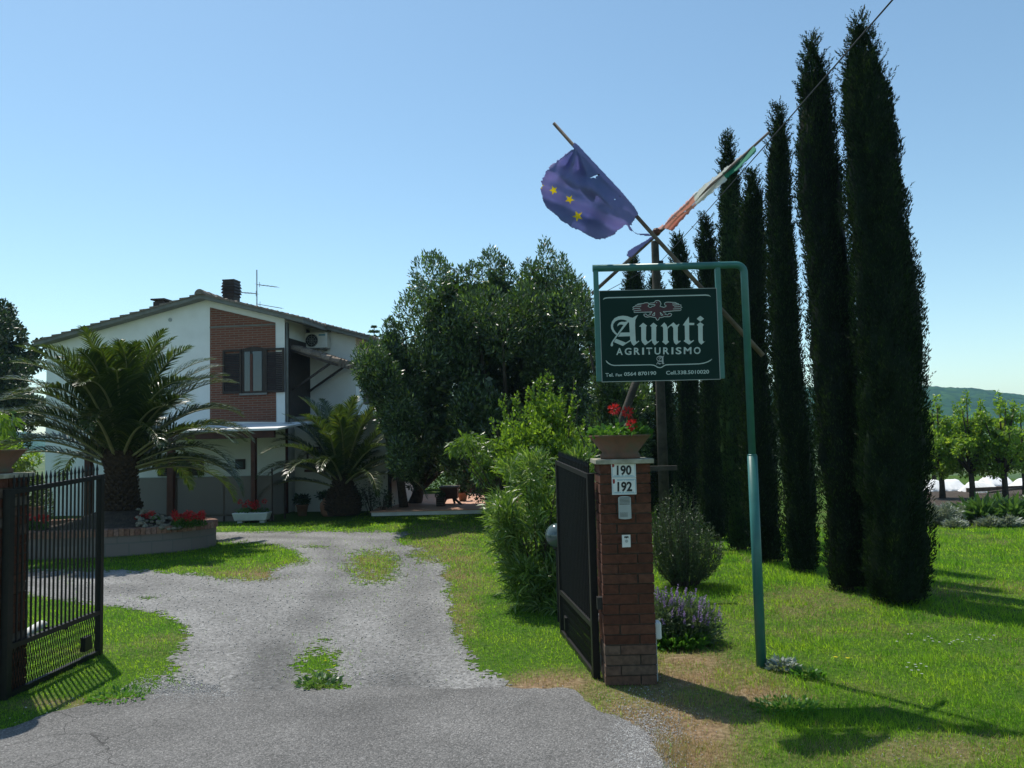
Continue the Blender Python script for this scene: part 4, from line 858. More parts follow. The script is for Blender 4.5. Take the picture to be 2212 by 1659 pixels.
def window(px0, px1, py0, py1, v=0, arch=0, shut=(1, 1), panes=((.08, .3), (.42, .95)), sill=True, parent=house, frame='dark_wood', swl=None):
    x0, z1 = hp(px0, (py0), v); x1, _ = hp(px1, py0, v); z0 = hp(px0, py1, v)[1]; wv = x1-x0
    m = MB(); m.box((x0, v-.015, z0), (x1, v+.004, z1)); fr = hbuild(m, 'window', M['black'], parent)
    m = MB()
    for a, b in (((x0, z0), (x0+.05, z1)), ((x1-.05, z0), (x1, z1)), ((x0+.05, z0), (x1-.05, z0+.05)), ((x0+.05, z1-.05), (x1-.05, z1))): m.box((a[0], v-.03, a[1]), (b[0], v-.012, b[1]))
    hbuild(m, 'frame', M[frame], fr)
    for a, b in panes:
        m = MB(); m.box((x0+wv*a, v-.024, z0+.05), (x0+wv*b, v-.016, z1-.06)); hbuild(m, 'pane', M['pane'], fr)
    if sill: m = MB(); m.box((x0-.06, v-.07, z0-.05), (x1+.06, v-.002, z0)); hbuild(m, 'sill', M['verge'], fr)
    if arch:
        n = 12; pts = [(x0-.5*0 + wv*i/n, z1-.002 + arch*math.sin(math.pi*i/n)) for i in range(n+1)]; m = MB(); prism(m, [(x0, z1-.002)] + pts[1:-1] + [(x1, z1-.002)], v-.028, v+.002); hbuild(m, 'arch', M['dark_wood'], fr)
    sw = swl or wv
    if shut[0]: shutter(x0-sw-.01, x0-.01, z0, z1, v-.014, fr)
    if shut[1]: shutter(x1+.01, x1+sw+.01, z0, z1, v-.014, fr)
    return fr
wz = window(524, 573, 755, 850, -.012, .06, (1, 1), ((.10, .34), (.46, .86)), swl=hp(573, 800)[0]-hp(532, 800)[0]); 
m = MB(); a0 = hp(542, 765); a1 = hp(546, 848); m.box((a0[0], -.05, a1[1]), (a1[0]+.02, -.026+.0, a0[1])); hbuild(m, 'mullion', M['red_wood'], wz)
window(194, 222, 764, 845, 0, 0, (1, 0), ((.1, .9),))
window(376, 408, 981, 1028, 0, 0, (1, 1), ((.5, .95),))
window(509, 530, 992, 1014, 0, 0, (0, 0), ((.2, .8),), sill=False)
q0 = hp(449, 993); q1 = hp(463, 1005); m = MB()
for a, b in (((q0[0], q1[1]), (q0[0]+.015, q0[1])), ((q1[0]-.015, q1[1]), (q1[0], q0[1])), ((q0[0]+.015, q1[1]), (q1[0]-.015, q1[1]+.015)), ((q0[0]+.015, q0[1]-.015), (q1[0]-.015, q0[1]))): m.box((a[0], -.02, a[1]), (b[0], -.002, b[1]))
hbuild(m, 'wall_frame', M['verge'])
# downpipe and dark side of the main block
m = MB(); m.tube([(.05, -.02, -.05), (.05, -.02, 2.05)], .035, 10); hbuild(m, 'downpipe', M['red_wood'], smooth=True); m = MB(); m.tube([(.05, .03, 2.05), (.05, .03, R_in[1]-.1)], .03, 8); hbuild(m, 'downpipe', M['verge'], smooth=True)
dz0, dz1 = 2.35, 4.2
m = MB(); m.box((-.002, .25, 2.3), (.02, 1.35, 4.3)); hbuild(m, 'side_door', M['dark_wood'])
m = MB(); m.box((-.001, .03, 2.2), (.012, .24, R_in[1]-.1)); m.box((-.001, 1.36, 2.2), (.012, 1.58, R_in[1]-.1)); hbuild(m, 'side_cladding', M['dark_wood'])
# wing
V1 = 1.6; wx, wzt = hp(768, 727, V1); wl = hp(650, 704, V1)[1]
m = MB(); prism(m, [(.002, -.1), (wx, -.1), (wx, wzt), (.002, wl)], V1, V1+6.0); hbuild(m, 'wing_wall', M['plaster'])
a = hp(650, 700, V1-.35); b = hp(796, 735, V1-.35); slope((0.02, a[1]), b, V1-.35, V1+6.2, 'roof', 8, house)
# projecting ground floor
V2 = .35; ex, ez = hp(843, 900, V2); ez = hp(700, 905, V2)[1]
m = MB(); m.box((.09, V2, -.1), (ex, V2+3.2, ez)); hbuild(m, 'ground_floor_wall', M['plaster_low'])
m = MB(); m.box((.09, V2-.15, ez), (ex+.15, V2+3.3, ez+.07)); hbuild(m, 'flat_roof', M['verge'])
m = MB(); m.tube([(ex-.02, V2-.05, -.05), (ex-.02, V2-.05, ez)], .045, 10); hbuild(m, 'downpipe', M['dark_wood'], smooth=True)
fr = window(663, 704, 965, 1014, V2, 0, (0, 0), ((.1, .9),), sill=False); a = hp(660, 1016, V2); b = hp(706, 1016, V2); m = MB(); m.box((a[0], V2-.08, a[1]-.04), (b[0], V2-.002, a[1]+.02)); hbuild(m, 'sill', M['red_wood'], fr)
m = MB(); m.box((wx+.002, V1+.6, 2.7), (wx+.02, V1+1.6, 4.0)); hbuild(m, 'window', M['dark_wood'])
# tiled canopy over the side door
ca = hp(640, 757, .7); cbp = hp(742, 789, .7)
m = MB(); prism(m, [(.012, ca[1]-.05), (cbp[0], cbp[1]-.05), (cbp[0], cbp[1]), (.012, ca[1])], .3, 1.5); cn = hbuild(m, 'canopy', M['dark_wood'])
m = MB()
for j in range(5):
    for i in range(5):
        t0 = i/5; t1 = (i+1)/5+.02; xa = .015+(cbp[0]-.015)*t0; xb = .015+(cbp[0]-.015)*t1; za = ca[1]+(cbp[1]-ca[1])*t0+.004; zb2 = ca[1]+(cbp[1]-ca[1])*t1+.004; ya = .28+j*.245
        m.tube([(xa, ya+.12, za+.02), (xb, ya+.12, zb2+.045)], [.09, .11], 8)
hbuild(m, 'tiles', M['roof'], cn)
bq = hp(655, 842, .4); [hbuild(MB().bar((.02, q_, bq[1]), (cbp[0]*.8, q_, cbp[1]+.02), .05, .05), 'brace', M['dark_wood'], cn) for q_ in (.4, 1.4)]
# porch
PV = -2.0; pr = hp(600, 929, PV); plx = hp(186, 929, PV)[0]; pw = hp(615, 913)[1]
m = MB(); prismY = [(PV, pr[1]), (0, pw-.03), (0, pw+.01), (PV, pr[1]+.045)]
m.hexa([(plx, y, z) for y, z in prismY], [(pr[0], y, z) for y, z in prismY]); porch = hbuild(m, 'porch_roof', M['cream'])
m = MB(); m.box((plx+.05, PV+.06, pr[1]-.16), (pr[0]-.12, PV+.16, pr[1]-.004)); hbuild(m, 'beam', M['red_wood'], porch)
for px in (192, 370, 548.5):
    x = hp(px, 1000, PV+.11)[0]; w_ = .07 if px != 548.5 else .045; m = MB(); m.box((x-w_, PV+.05, 0), (x+w_, PV+.17, pr[1]-.16)); hbuild(m, 'porch_post', M['red_wood'], porch)
# antenna, air conditioner: things of their own
ax_, az_ = hp(555, 664, 1.2); an = empty('television_antenna', hw(ax_, 1.2, az_), 'thin rooftop television antenna with three horizontal booms', 'antenna', rz=TH)
m = MB(); m.tube([(ax_, 1.2, az_-.4), (ax_, 1.2, hp(555, 583, 1.2)[1])], .014, 8); m.build('mast', M['verge'], None, local=True)
def hb2(m, name, mat, par):
    me_T = Matrix.Translation(HO) @ Matrix.Rotation(TH, 4, 'Z'); m.v = [tuple(me_T @ Vector(p)) for p in m.v]; return m.build(name, mat, par)
bpy.data.objects.remove(bpy.data.objects['mast'])
hb2(m, 'mast', M['verge'], an)
for (pxa, pya, pxb, pyb, k) in ((520, 632, 553, 634, 5), (556, 615, 599, 620, 5), (557, 657, 609, 666, 5)):
    a = hp(pxa, pya, 1.2); b = hp(pxb, pyb, 1.2); m = MB(); m.tube([(a[0], 1.2, a[1]), (b[0], 1.2, b[1])], .009, 6)
    for i in range(k):
        t = (i+.5)/k; x = a[0]+(b[0]-a[0])*t; z = a[1]+(b[1]-a[1])*t; m.tube([(x, .95, z-.02), (x, 1.45, z+.02)], .004, 5)
    m.tube([(b[0] if pxa == 520 else a[0]+.06, 1.2, (b if pxa == 520 else a)[1]-.07), (b[0] if pxa == 520 else a[0]+.06, 1.2, (b if pxa == 520 else a)[1]+.07)], .006, 5)
    hb2(m, 'boom', M['verge'], an)
c0 = hp(655, 719.5, V1-.3); c1 = hp(706, 751, V1-.3); ac = empty('air_conditioner', hw(c0[0], V1-.3, c1[1]), 'white air conditioning unit high on the wing wall under the eaves', 'air conditioner', rz=TH)
m = MB(); m.box((c0[0], V1-.3, c1[1]), (c1[0], V1-.03, c0[1])); o = hb2(m, 'casing', M['white_plastic'], ac); o.modifiers.new('b', 'BEVEL').width = .012
fx = c0[0]+(c1[0]-c0[0])*.36; fz = (c0[1]+c1[1])/2; R = (c0[1]-c1[1])*.42
m = MB(); m.tube([(fx, V1-.305, fz), (fx, V1-.301, fz)], R, 28); fg = hb2(m, 'fan_opening', M['black'], ac)
m = MB()
for rr_ in (.35, .65, .95):
    pts = [(fx+R*rr_*math.cos(t), V1-.315, fz+R*rr_*math.sin(t)) for t in np.linspace(0, 2*math.pi, 25)]; m.tube(pts, .004, 4)
for t in np.linspace(0, 2*math.pi, 9)[:-1]: m.tube([(fx, V1-.315, fz), (fx+R*.97*math.cos(t), V1-.315, fz+R*.97*math.sin(t))], .004, 4)
hb2(m, 'fan_grille', M['grey_plastic'], ac)
m = MB(); m.box((c0[0]+.1, V1-.32, c1[1]-.05), (c0[0]+.14, V1, c1[1]-.004)); m.box((c1[0]-.14, V1-.32, c1[1]-.05), (c1[0]-.1, V1, c1[1]-.004)); hb2(m, 'bracket', M['verge'], ac)
m = MB(); m.box((c1[0]-.22, V1-.303, c0[1]-.09), (c1[0]-.04, V1-.3005, c0[1]-.045)); hb2(m, 'badge', M['blue_ink'], ac)

# net fence before the porch
nm, n_, b_ = newmat('brown_shade_net'); b_.inputs['Base Color'].default_value = (.1, .07, .05, 1); b_.inputs['Roughness'].default_value = .9
tr = node(n_, 'ShaderNodeBsdfTransparent'); mx = node(n_, 'ShaderNodeMixShader'); mx.inputs[0].default_value = .82; L(n_, tr.outputs[0], mx.inputs[1]); L(n_, b_.outputs[0], mx.inputs[2]); L(n_, mx.outputs[0], n_.nodes['Material Output'].inputs['Surface']); M['net'] = nm
FV = PV+.18; fx0 = hp(280, 1070, FV)[0]; fx1 = hp(587, 1070, FV)[0]; fz1 = hp(500, 1029, FV)[1]; fx2 = hp(619, 1070, FV+.6)[0]
fe_ = empty('net_fence', hw(fx0, FV, 0), 'low fence of brown shade netting in front of the porch', 'fence', rz=TH)
m = MB(); m.add([(fx0, FV, .12), (fx1, FV, .12), (fx1, FV, fz1), (fx0, FV, fz1)], [(0, 1, 2, 3)]); hb2(m, 'netting', M['net'], fe_)
m = MB(); m.add([(fx1, FV, .12), (fx2, FV+.5, .12), (fx2, FV+.5, fz1+.1), (fx1, FV, fz1)], [(0, 1, 2, 3)]); hb2(m, 'netting', M['net'], fe_)
for i in range(4): x = fx0+(fx1-fx0)*i/3; m = MB(); m.tube([(x, FV+.02, 0), (x, FV+.02, fz1+(.16 if i == 3 else .02))], .02, 8); hb2(m, 'post', M['dark_wood'], fe_)
m = MB(); m.tube([(fx2, FV+.5, 0), (fx2, FV+.5, fz1+.22)], .025, 8); hb2(m, 'post', M['dark_wood'], fe_)
m = MB(); m.tube([(fx0, FV, fz1), (fx1, FV, fz1)], .008, 6); m.tube([(fx1, FV, fz1), (fx2, FV+.5, fz1+.1)], .008, 6); hb2(m, 'top_wire', M['verge'], fe_)
m = MB(); m.box((fx0, FV+.02, -.02), (fx1, FV+.12, .12)); hb2(m, 'kerb', M['block'], fe_)

# trough with geraniums
ta = gp(501, 1131); tb = gp(574, 1131); ty = ta.y; tz = dp(540, 1108, ty).z
tr_ = empty('flower_trough', ((ta.x+tb.x)/2, ty, 0), 'long white concrete flower trough on the lawn before the net fence', 'flower trough')
m = MB(); s = .05; z0_ = .05
m.hexa([(ta.x+s, ty, z0_), (tb.x-s, ty, z0_), (tb.x-s, ty+.26, z0_), (ta.x+s, ty+.26, z0_)], [(ta.x, ty-.03, tz), (tb.x, ty-.03, tz), (tb.x, ty+.3, tz), (ta.x, ty+.3, tz)]); o = m.build('trough', M['concrete'], tr_); o.modifiers.new('b', 'BEVEL').width = .012
[MB().box((q_, ty+.04, 0), (q_+.1, ty+.22, z0_)).build('foot', M['concrete'], tr_) for q_ in (ta.x+.1, tb.x-.2)]
rg = random.Random(5)
cx_ = (ta.x+tb.x)/2; geranium('geranium', (cx_, ty+.13, tz-.01), .36, .13, .13, 260, [(cx_+rg.uniform(-.26, .3), ty+.1+rg.uniform(-.08, .08), tz+rg.uniform(.12, .24)) for _ in range(9)], 'red geraniums growing in the long white trough', 31, .045, hr=.05, cat='geranium')

# ------------------------------------------------------------------ raised bed
pb = empty('raised_bed', (PL[0], PL[1], 0), 'low rounded raised bed of blocks topped with upright bricks', 'raised bed')
m = MB(); m.lathe((PL[0], PL[1], 0), [(1, -.05), (1, .315), (.9, .315), (.9, .1)], 96, cap=False, sx=PL[2], sy=PL[3]); m.build('block_wall', M['block'], pb)
m = MB(); nb = 150; per = []
ts = np.linspace(0, 2*math.pi, 2000); xx = PL[2]*np.cos(ts); yy = PL[3]*np.sin(ts); sl_ = np.concatenate([[0], np.cumsum(np.hypot(np.diff(xx), np.diff(yy)))]); cnt = int(sl_[-1]/.075)
for i in range(cnt):
    s0 = sl_[-1]*i/cnt+.004; s1 = sl_[-1]*(i+1)/cnt-.004; t0 = np.interp(s0, sl_, ts); t1 = np.interp(s1, sl_, ts); jz = random.uniform(-.004, .004); jr = random.uniform(-.004, .004)
    def pt(t, e, z): return (PL[0]+(PL[2]+e)*math.cos(t), PL[1]+(PL[3]+e)*math.sin(t), z)
    m.hexa([pt(t0, .03+jr, .318), pt(t1, .03+jr, .318), pt(t1, -.2, .318), pt(t0, -.2, .318)], [pt(t0, .03+jr, .42+jz), pt(t1, .03+jr, .42+jz), pt(t1, -.2, .42+jz), pt(t0, -.2, .42+jz)])
m.build('brick_coping', island_mat('coping_brick', [(.2, .1, .07), (.28, .15, .1), (.24, .13, .1), (.32, .2, .15)], .9, .4), pb)
PALM = Vector((dp(262, 1040, 13.55).x, 13.55, .60))
gx = np.linspace(-1, 1, 60); V = []; Fa = []
rngm = np.random.default_rng(3)
A_g, B_g = np.meshgrid(np.linspace(0, .93, 26), np.linspace(0, 2*math.pi, 91))
X_ = PL[0]+A_g*PL[2]*np.cos(B_g); Y_ = PL[1]+A_g*PL[3]*np.sin(B_g); r_p = np.hypot(X_-PALM.x, (Y_-PALM.y)*1.1)
Z_ = .34+.34*np.exp(-(r_p/.85)**2)+.05*(fbm(X_*4, Y_*4, 33)-.5)*(A_g < .9)
V = np.stack([X_, Y_, Z_], -1).reshape(-1, 3); I = np.arange(len(V)).reshape(91, 26); Fq = np.stack([I[:-1, :-1], I[1:, :-1], I[1:, 1:], I[:-1, 1:]], -1).reshape(-1, 4)
npmesh('soil', V, Fq, M['soil'], pb, smooth=True)
m = MB()
for i in range(46):
    t = i/45; a = random.choice([0, 1]); px = 296+90*t+random.uniform(-6, 6); yq = 13.1+.35*math.sin(i*1.7); 
    X = (px-1106)/1720*yq; r = random.uniform(.03, .07); zq = .36+.34*math.exp(-((math.hypot(X-PALM.x, yq-PALM.y))/.85)**2)
    m.lathe((X, yq, zq-.02), [(r*.5, 0), (r, r*.4), (r*.8, r*.9), (r*.3, r*1.1)], 6, sx=random.uniform(.8, 1.4))
m.build('border_rocks', M['rock'], pb)
rg = random.Random(8)
def bedger(nm, px0, px1, py, Y, n, nh, lab, seed, h=.16):
    a = dp(px0, py, Y); b = dp(px1, py, Y); c = ((a.x+b.x)/2, Y, .40); rx = abs(b.x-a.x)/2
    geranium(nm, c, rx, .2, h, n, [(c[0]+rg.uniform(-rx, rx)*.95, Y+rg.uniform(-.15, .1), c[2]+h*rg.uniform(.8, 1.35)) for _ in range(nh)], lab, seed, .05, hr=.05, cat='geranium')
bedger('geranium', 372, 442, 1125, 12.95, 420, 15, 'bright red geraniums at the right end of the raised bed', 41)
bedger('geranium', 42, 100, 1130, 13.0, 380, 13, 'red geraniums in the raised bed seen through the gate bars', 42)
bedger('geranium', 300, 352, 1118, 13.25, 260, 5, 'sparse dark geraniums on the soil beside the palm trunk', 43, .14)

# ------------------------------------------------------------------ palms
def frond(root, c, az, el, Lg, droop, rng, wid=.40, nl=76, green=M['palm']):
    az = az+rng.uniform(-.25, .25); az0 = az; sw = rng.uniform(-.45, .45)
    n = 24; d = np.array([math.cos(az)*math.cos(el), math.sin(az)*math.cos(el), math.sin(el)]); P = [np.array(c, float)]; D = [d]; side = np.array([-math.sin(az), math.cos(az), 0.])
    e = el
    for i in range(n):
        t = (i+1)/n; e = el - droop*(t**2.1); az = az0+sw*t*t; dd = np.array([math.cos(az)*math.cos(e), math.sin(az)*math.cos(e), math.sin(e)]); P.append(P[-1]+dd*Lg/n); D.append(dd)
    P = np.array(P); D = np.array(D)
    ts = np.linspace(.10, .995, nl); k = np.clip((ts*n).astype(int), 0, n-1); f = ts*n-k; B = P[k]*(1-f)[:, None]+P[k+1]*f[:, None]; T = D[k]
    up = np.cross(T, side); up *= np.sign(up[:, 2:3]+1e-6)
    ll = wid*np.clip(np.sin(np.pi*np.clip(ts*.93+.05, 0, 1))**.6, .15, 1)*rng.uniform(.85, 1.1, nl)
    out = []
    for sg in (-1, 1):
        jit = rdir(nl, rng)*.13
        dr = unit(sg*side*.7+T*(.5+.6*ts)[:, None]+up*.3+jit)
        w0 = .017+.010*np.sin(ts*3)
        mid = B+dr*ll[:, None]*.55; dr2 = unit(dr+np.array([0, 0, -.45])); tip = mid+dr2*ll[:, None]*.5
        wv = unit(np.cross(dr, up+jit*2))*w0[:, None]*.5
        a, b, c_, d_ = B-wv*.6, B+wv*.6, mid+wv, mid-wv
        q = np.stack([a, b, c_, d_], 1); q2 = np.stack([d_, c_, tip+wv*.08, tip-wv*.08], 1); out += [q, q2]
    # island = two joined quads: share vertices
    V = []; Fq = []
    for h in range(2):
        q, q2 = out[2*h], out[2*h+1]; base = len(V)*0 + sum(len(v) for v in V); VV = np.concatenate([q, q2[:, 2:]], 1).reshape(-1, 3); i0 = base+np.arange(nl)*6
        V.append(VV); Fq.append(np.stack([i0, i0+1, i0+2, i0+3], 1)); Fq.append(np.stack([i0+3, i0+2, i0+4, i0+5], 1))
    nlv = sum(len(v) for v in V); rv = []; rf = []; ns = 5
    for i in range(0, n+1, 1):
        rad = .022*(1-i/n)+.003; u2 = np.cross(D[i], side)
        for j in range(ns): a = 2*math.pi*j/ns; rv.append(P[i]+side*math.cos(a)*rad*1.4+u2*math.sin(a)*rad)
    for i in range(n):
        for j in range(ns): rf.append((nlv+i*ns+j, nlv+i*ns+(j+1) % ns, nlv+(i+1)*ns+(j+1) % ns, nlv+(i+1)*ns+j))
    V = np.concatenate(V+[np.array(rv)]); Fa = np.concatenate(Fq+[np.array(rf)]); mi = [0]*(len(Fa)-len(rf))+[1]*len(rf)
    npmesh('frond', V, Fa, [green, M['rachis']], root, mi=mi)
def palm(c, trunk, specs, label, seed):
    rng = np.random.default_rng(seed); root = empty('palm_tree', (c[0], c[1], c[2]-trunk[-1][1]), label, 'palm tree', 'palms in front of the farmhouse')
    base = c[2]-trunk[-1][1]; m = MB(); m.lathe((c[0], c[1], base), trunk, 28)
    k = 0
    zt_ = trunk[-1][1]
    for i in range(int(zt_/.055)):
        z = i*.055+.02; r = np.interp(z, [q[1] for q in trunk], [q[0] for q in trunk])
        for j in range(16):
            a = 2*math.pi*(j+(i % 2)*.5)/16+rng.uniform(-.05, .05); ca, sa_ = math.cos(a), math.sin(a); w_ = r*.19; o = r+rng.uniform(.02, .06)
            p0 = Vector((c[0]+ca*r*.93, c[1]+sa_*r*.93, base+z)); tn = Vector((-sa_, ca, 0))
            m.hexa([p0-tn*w_, p0+tn*w_, p0+tn*w_+Vector((0, 0, .05)), p0-tn*w_+Vector((0, 0, .05))], [Vector((c[0]+ca*o, c[1]+sa_*o, base+z+.06))+tn*s_*w_*.6+Vector((0, 0, h_)) for s_, h_ in ((-1, 0), (1, 0), (1, .03), (-1, .03))])
    m.build('trunk', M['palm_bark'], root)
    for (az, el, Lg, dr, wd) in specs: frond(root, (c[0]+math.cos(az)*trunk[-1][0]*.5, c[1]+math.sin(az)*trunk[-1][0]*.5, c[2]-.06+rng.uniform(-.05, .08)-.34*max(0, 1.1-el)*trunk[-1][1]), az, el, Lg*rng.uniform(.93, 1.05), dr, rng, wd)
    return root
specs = []; rs = random.Random(12)
GA = 2.39996
N1 = 72
for i in range(N1):
    t = i/(N1-1); az = i*GA; front = max(0, -math.sin(az)-.25); el = math.radians(86-(74-34*front)*t**.9+rs.uniform(-5, 5)); Lg = 2.3-.1*t; dr = math.radians(50+(34-10*front)*t+rs.uniform(-10, 16)); specs.append((az, el, Lg, dr, .40))
palm((PALM.x, PALM.y, 1.66), [(.31, 0), (.27, .15), (.235, .35), (.22, .55), (.25, .75), (.29, .9), (.27, 1.06)], specs, 'large feathery palm growing from the raised bed', 3)
specs = []; N2 = 40
for i in range(N2):
    t = i/(N2-1); el = math.radians(86-66*t+rs.uniform(-4, 4)); specs.append((i*GA+.5, el, 1.95+.3*t, math.radians(35+60*t+rs.uniform(-8, 8)), .34))
P2 = gp(741, 1114); palm((P2.x, P2.y, .98), [(.36, 0), (.41, .12), (.39, .3), (.30, .5), (.22, .64), (.21, .75), (.26, .95)], specs, 'smaller palm with a swollen trunk base against the white wing wall', 5)

# ------------------------------------------------------------------ cypresses
def cypress(px, py_base, py_top, R, Y, label, seed, n=30000, lean=0.0):
    rng = np.random.default_rng(seed); b = dp(px, 900, Y); H = dp(px, py_top, Y).z; X0 = b.x
    root = empty('cypress', (X0, Y, 0), label, 'cypress', 'row of cypresses along the lawn')
    def prof(t): 
        return np.interp(t, [0, .04, .12, .2, .3, .55, .72, .84, .91, .95, .985, 1.0], [.7, .84, .95, 1.0, 1.0, .9, .81, .70, .53, .33, .12, .02])
    def rad(t, a):
        lump = .34*(fbm(a*1.9+seed, t*H*1.3, seed)-.5)*2 + .24*(vnoise(a*4.1+7, t*H*3.5, seed+3)-.5)*2 + .12*(vnoise(a*9, t*H*7, seed+9)-.5)*2
        # vertical shoots: high frequency around, low along
        return R*prof(t)*(1+lump*.85)
    t = rng.random(n)**.93; a = rng.uniform(0, 2*math.pi, n); aw = np.abs(a-math.pi)
    rr_ = rad(t, aw)*(.80+.24*rng.random(n)**.7)
    cxx = X0+lean*t+.05*np.sin(t*5+seed); P = np.stack([cxx+np.cos(a)*rr_, Y+np.sin(a)*rr_, t*H*.985], 1)
    D = unit(np.stack([np.cos(a)*.55, np.sin(a)*.55, np.full(n, 1.0)], 1)+rdir(n, rng)*.5)
    s = Y/8; V = leafgeo(P, D, rng.uniform(.022, .055, n)*s**.5, .010*s**.8*rng.uniform(.7, 1.5, n), rng)
    # sprays that break the outline, and a wispy top
    ns = 420; t2 = rng.random(ns); t2[:120] = rng.uniform(.88, 1.0, 120); a2 = rng.uniform(0, 2*math.pi, ns); r2 = rad(t2, np.abs(a2-math.pi))*1.0; sp = []
    B = np.stack([X0+lean*t2+.05*np.sin(t2*5+seed)+np.cos(a2)*r2, Y+np.sin(a2)*r2, t2*H], 1); dd = unit(np.stack([np.cos(a2)*.6, np.sin(a2)*.6, np.full(ns, 1.)], 1)+rdir(ns, rng)*.35); ls = rng.uniform(.06, .17, ns)*s**.4
    for k in range(14):
        f = (k+.5)/14; q = B+dd*(ls*f)[:, None]; sp.append(leafgeo(q, unit(dd+rdir(ns, rng)*.7), .05*(1-f*.5)*s**.5, .010*s**.7, rng))
    V = np.concatenate([V]+sp); Fa = quads(len(V))
    ta = np.linspace(0.01, .93, 60); aa = np.linspace(0, 2*math.pi, 25); TA, AA = np.meshgrid(ta, aa, indexing='ij'); RR = rad(TA, np.abs(AA-math.pi))*.86
    CV = np.stack([X0+lean*TA+.05*np.sin(TA*5+seed)+np.cos(AA)*RR, Y+np.sin(AA)*RR, TA*H], -1).reshape(-1, 3); I = np.arange(len(CV)).reshape(60, 25)+len(V); Fc = np.stack([I[:-1, :-1], I[:-1, 1:], I[1:, 1:], I[1:, :-1]], -1).reshape(-1, 4)
    npmesh('crown', np.concatenate([V, CV]), np.concatenate([Fa, Fc]), M['cypress'], root)
    m = MB(); m.tube([(X0, Y, -.05), (X0, Y, .5), (X0+lean*.5, Y, H*.6)], [.07, .06, .03], 8); m.build('trunk', M['bark'], root)
row = [(1924, 1296, 40, .318, 7.95, 'largest cypress, rightmost and nearest of the row', 64000, -.05),
 (1812, 1262, 80, .27, 8.6, 'tall cypress with a bent wispy tip, second from the right', 36000, -.05),
 (1712, 1235, 236, .185, 9.7, 'slim cypress third from the right, just right of the sign post', 26000, 0),
 (1640, 1215, 372, .21, 10.5, 'cypress directly behind the green sign post', 24000, 0),
 (1590, 1195, 296, .20, 11.6, 'cypress behind the right edge of the sign board with a thin pointed tip', 20000, 0),
 (1540, 1180, 475, .21, 12.8, 'shorter cypress behind the right part of the sign board', 16000, 0),
 (1484, 1160, 512, .20, 14.0, 'cypress whose tip shows above the sign right of the utility pole', 14000, 0),
 (1432, 1150, 590, .20, 15.4, 'small cypress just right of the utility pole, its tip barely above the board', 12000, 0),
 (1380, 1140, 562, .27, 17.2, 'farthest cypress, showing left of the utility pole above the board', 14000, 0)]
for i, (px, pb_, pt_, R, Y, lab, n, ln) in enumerate(row): cypress(px, pb_, pt_, R, Y, lab, 100+i, n, ln)

# ------------------------------------------------------------------ broadleaf trees
def crown_px(outline, Y, depth, ncl, rmin, rmax, rng, vert=1.3, tips=()):
    xs = [p[0] for p in outline]; ys = [p[1] for p in outline]; cl = []
    cxm = np.mean(xs); cym = np.mean(ys); k = 0
    while len(cl) < ncl and k < 20000:
        k += 1; x = rng.uniform(min(xs), max(xs)); y = rng.uniform(min(ys), max(ys)); r = rng.uniform(rmin, rmax); rp = r*1720/Y*.8
        if not all(inside(np.array([x+a]), np.array([y+b]), outline)[0] for a, b in ((rp, 0), (-rp, 0), (0, -rp*vert), (0, rp*.3))): continue
        e = 1-min(1, ((x-cxm)/(max(xs)-min(xs))*1.8)**2); yy = Y+rng.uniform(-1, 1)*depth*math.sqrt(max(.1, e)); p = dp(x, y, Y); cl.append(((p.x*(1+(yy-Y)/Y*.3), yy, p.z), (r, r, r*vert)))
    for (x, y0_, y1_, r) in tips:
        yy = Y+rng.uniform(-.3, .3)*depth; a = dp(x, y0_, yy); b = dp(x, y1_, yy); h = (a.z-b.z)/2; cl.append(((a.x, yy, (a.z+b.z)/2), (r, r, h)))
        cl.append(((a.x, yy, a.z-h*.45), (r*.55, r*.55, h*.6)))
    return cl
def tree(name, label, cat, base, cl, n, Ln, Wd, mat, seed, tr_=.12, group=None, nt_=9, **kw):
    rng = np.random.default_rng(seed); root = empty(name, (base[0], base[1], 0), label, cat, group)
    tips = [cl[i][0] for i in rng.choice(len(cl), min(nt_, len(cl)), replace=False)]
    limbs('trunk', (base[0], base[1], 0), tips, tr_, M['bark'], root, rng); crown('crown', cl, n, Ln, Wd, M[mat], root, rng, **kw); return root
rngt = np.random.default_rng(77)
oA = [(882,600),(872,660),(868,700),(872,760),(845,800),(850,900),(890,1010),(1000,1045),(1120,1045),(1290,1040),(1330,920),(1330,760),(1285,650),(1255,635),(1240,610),(1200,556),(1150,565),(1100,555),(1060,545),(1010,565),(960,568),(915,580)]
tA = [(942, 548, 640, .22), (968, 572, 640, .2), (1000, 578, 650, .25), (1060, 540, 640, .32), (1088, 560, 640, .25), (1140, 566, 650, .2), (1178, 522, 680, .26), (1212, 556, 690, .28), (1256, 616, 720, .22), (905, 600, 680, .22), (885, 640, 700, .18), (1020, 568, 640, .2), (1232, 596, 700, .2)]
clA = crown_px(oA, 17.6, 1.7, 125, .28, .55, rngt, 1.25, tA)
tree('ash_tree', 'large dark ash-like tree with upright leafy shoots right of the farmhouse', 'tree', (-.45, 17.6), clA, 105000, .105, .032, 'ash', 21, .2, up=.75, out=.6, rnd=.75, core=.22)
oB = [(838,705),(832,745),(795,765),(775,800),(772,850),(802,925),(838,975),(858,1035),(900,1040),(905,960),(915,860),(900,760),(870,712)]
clB = crown_px(oB, 16.3, 1.0, 38, .2, .36, rngt, 1.2, [(842, 690, 760, .16), (862, 700, 770, .14), (812, 755, 820, .2), (790, 772, 840, .16)])
tree('ash_tree', 'smaller ash-like tree crowding the right end of the farmhouse wing', 'tree', (dp(872, 1000, 19.3).x, 19.3), clB, 36000, .095, .028, 'ash', 22, .11, up=.6, out=.6, rnd=.75, core=.22)
oD = [(1275,700),(1270,900),(1290,1000),(1400,1010),(1420,900),(1400,830),(1330,800)]
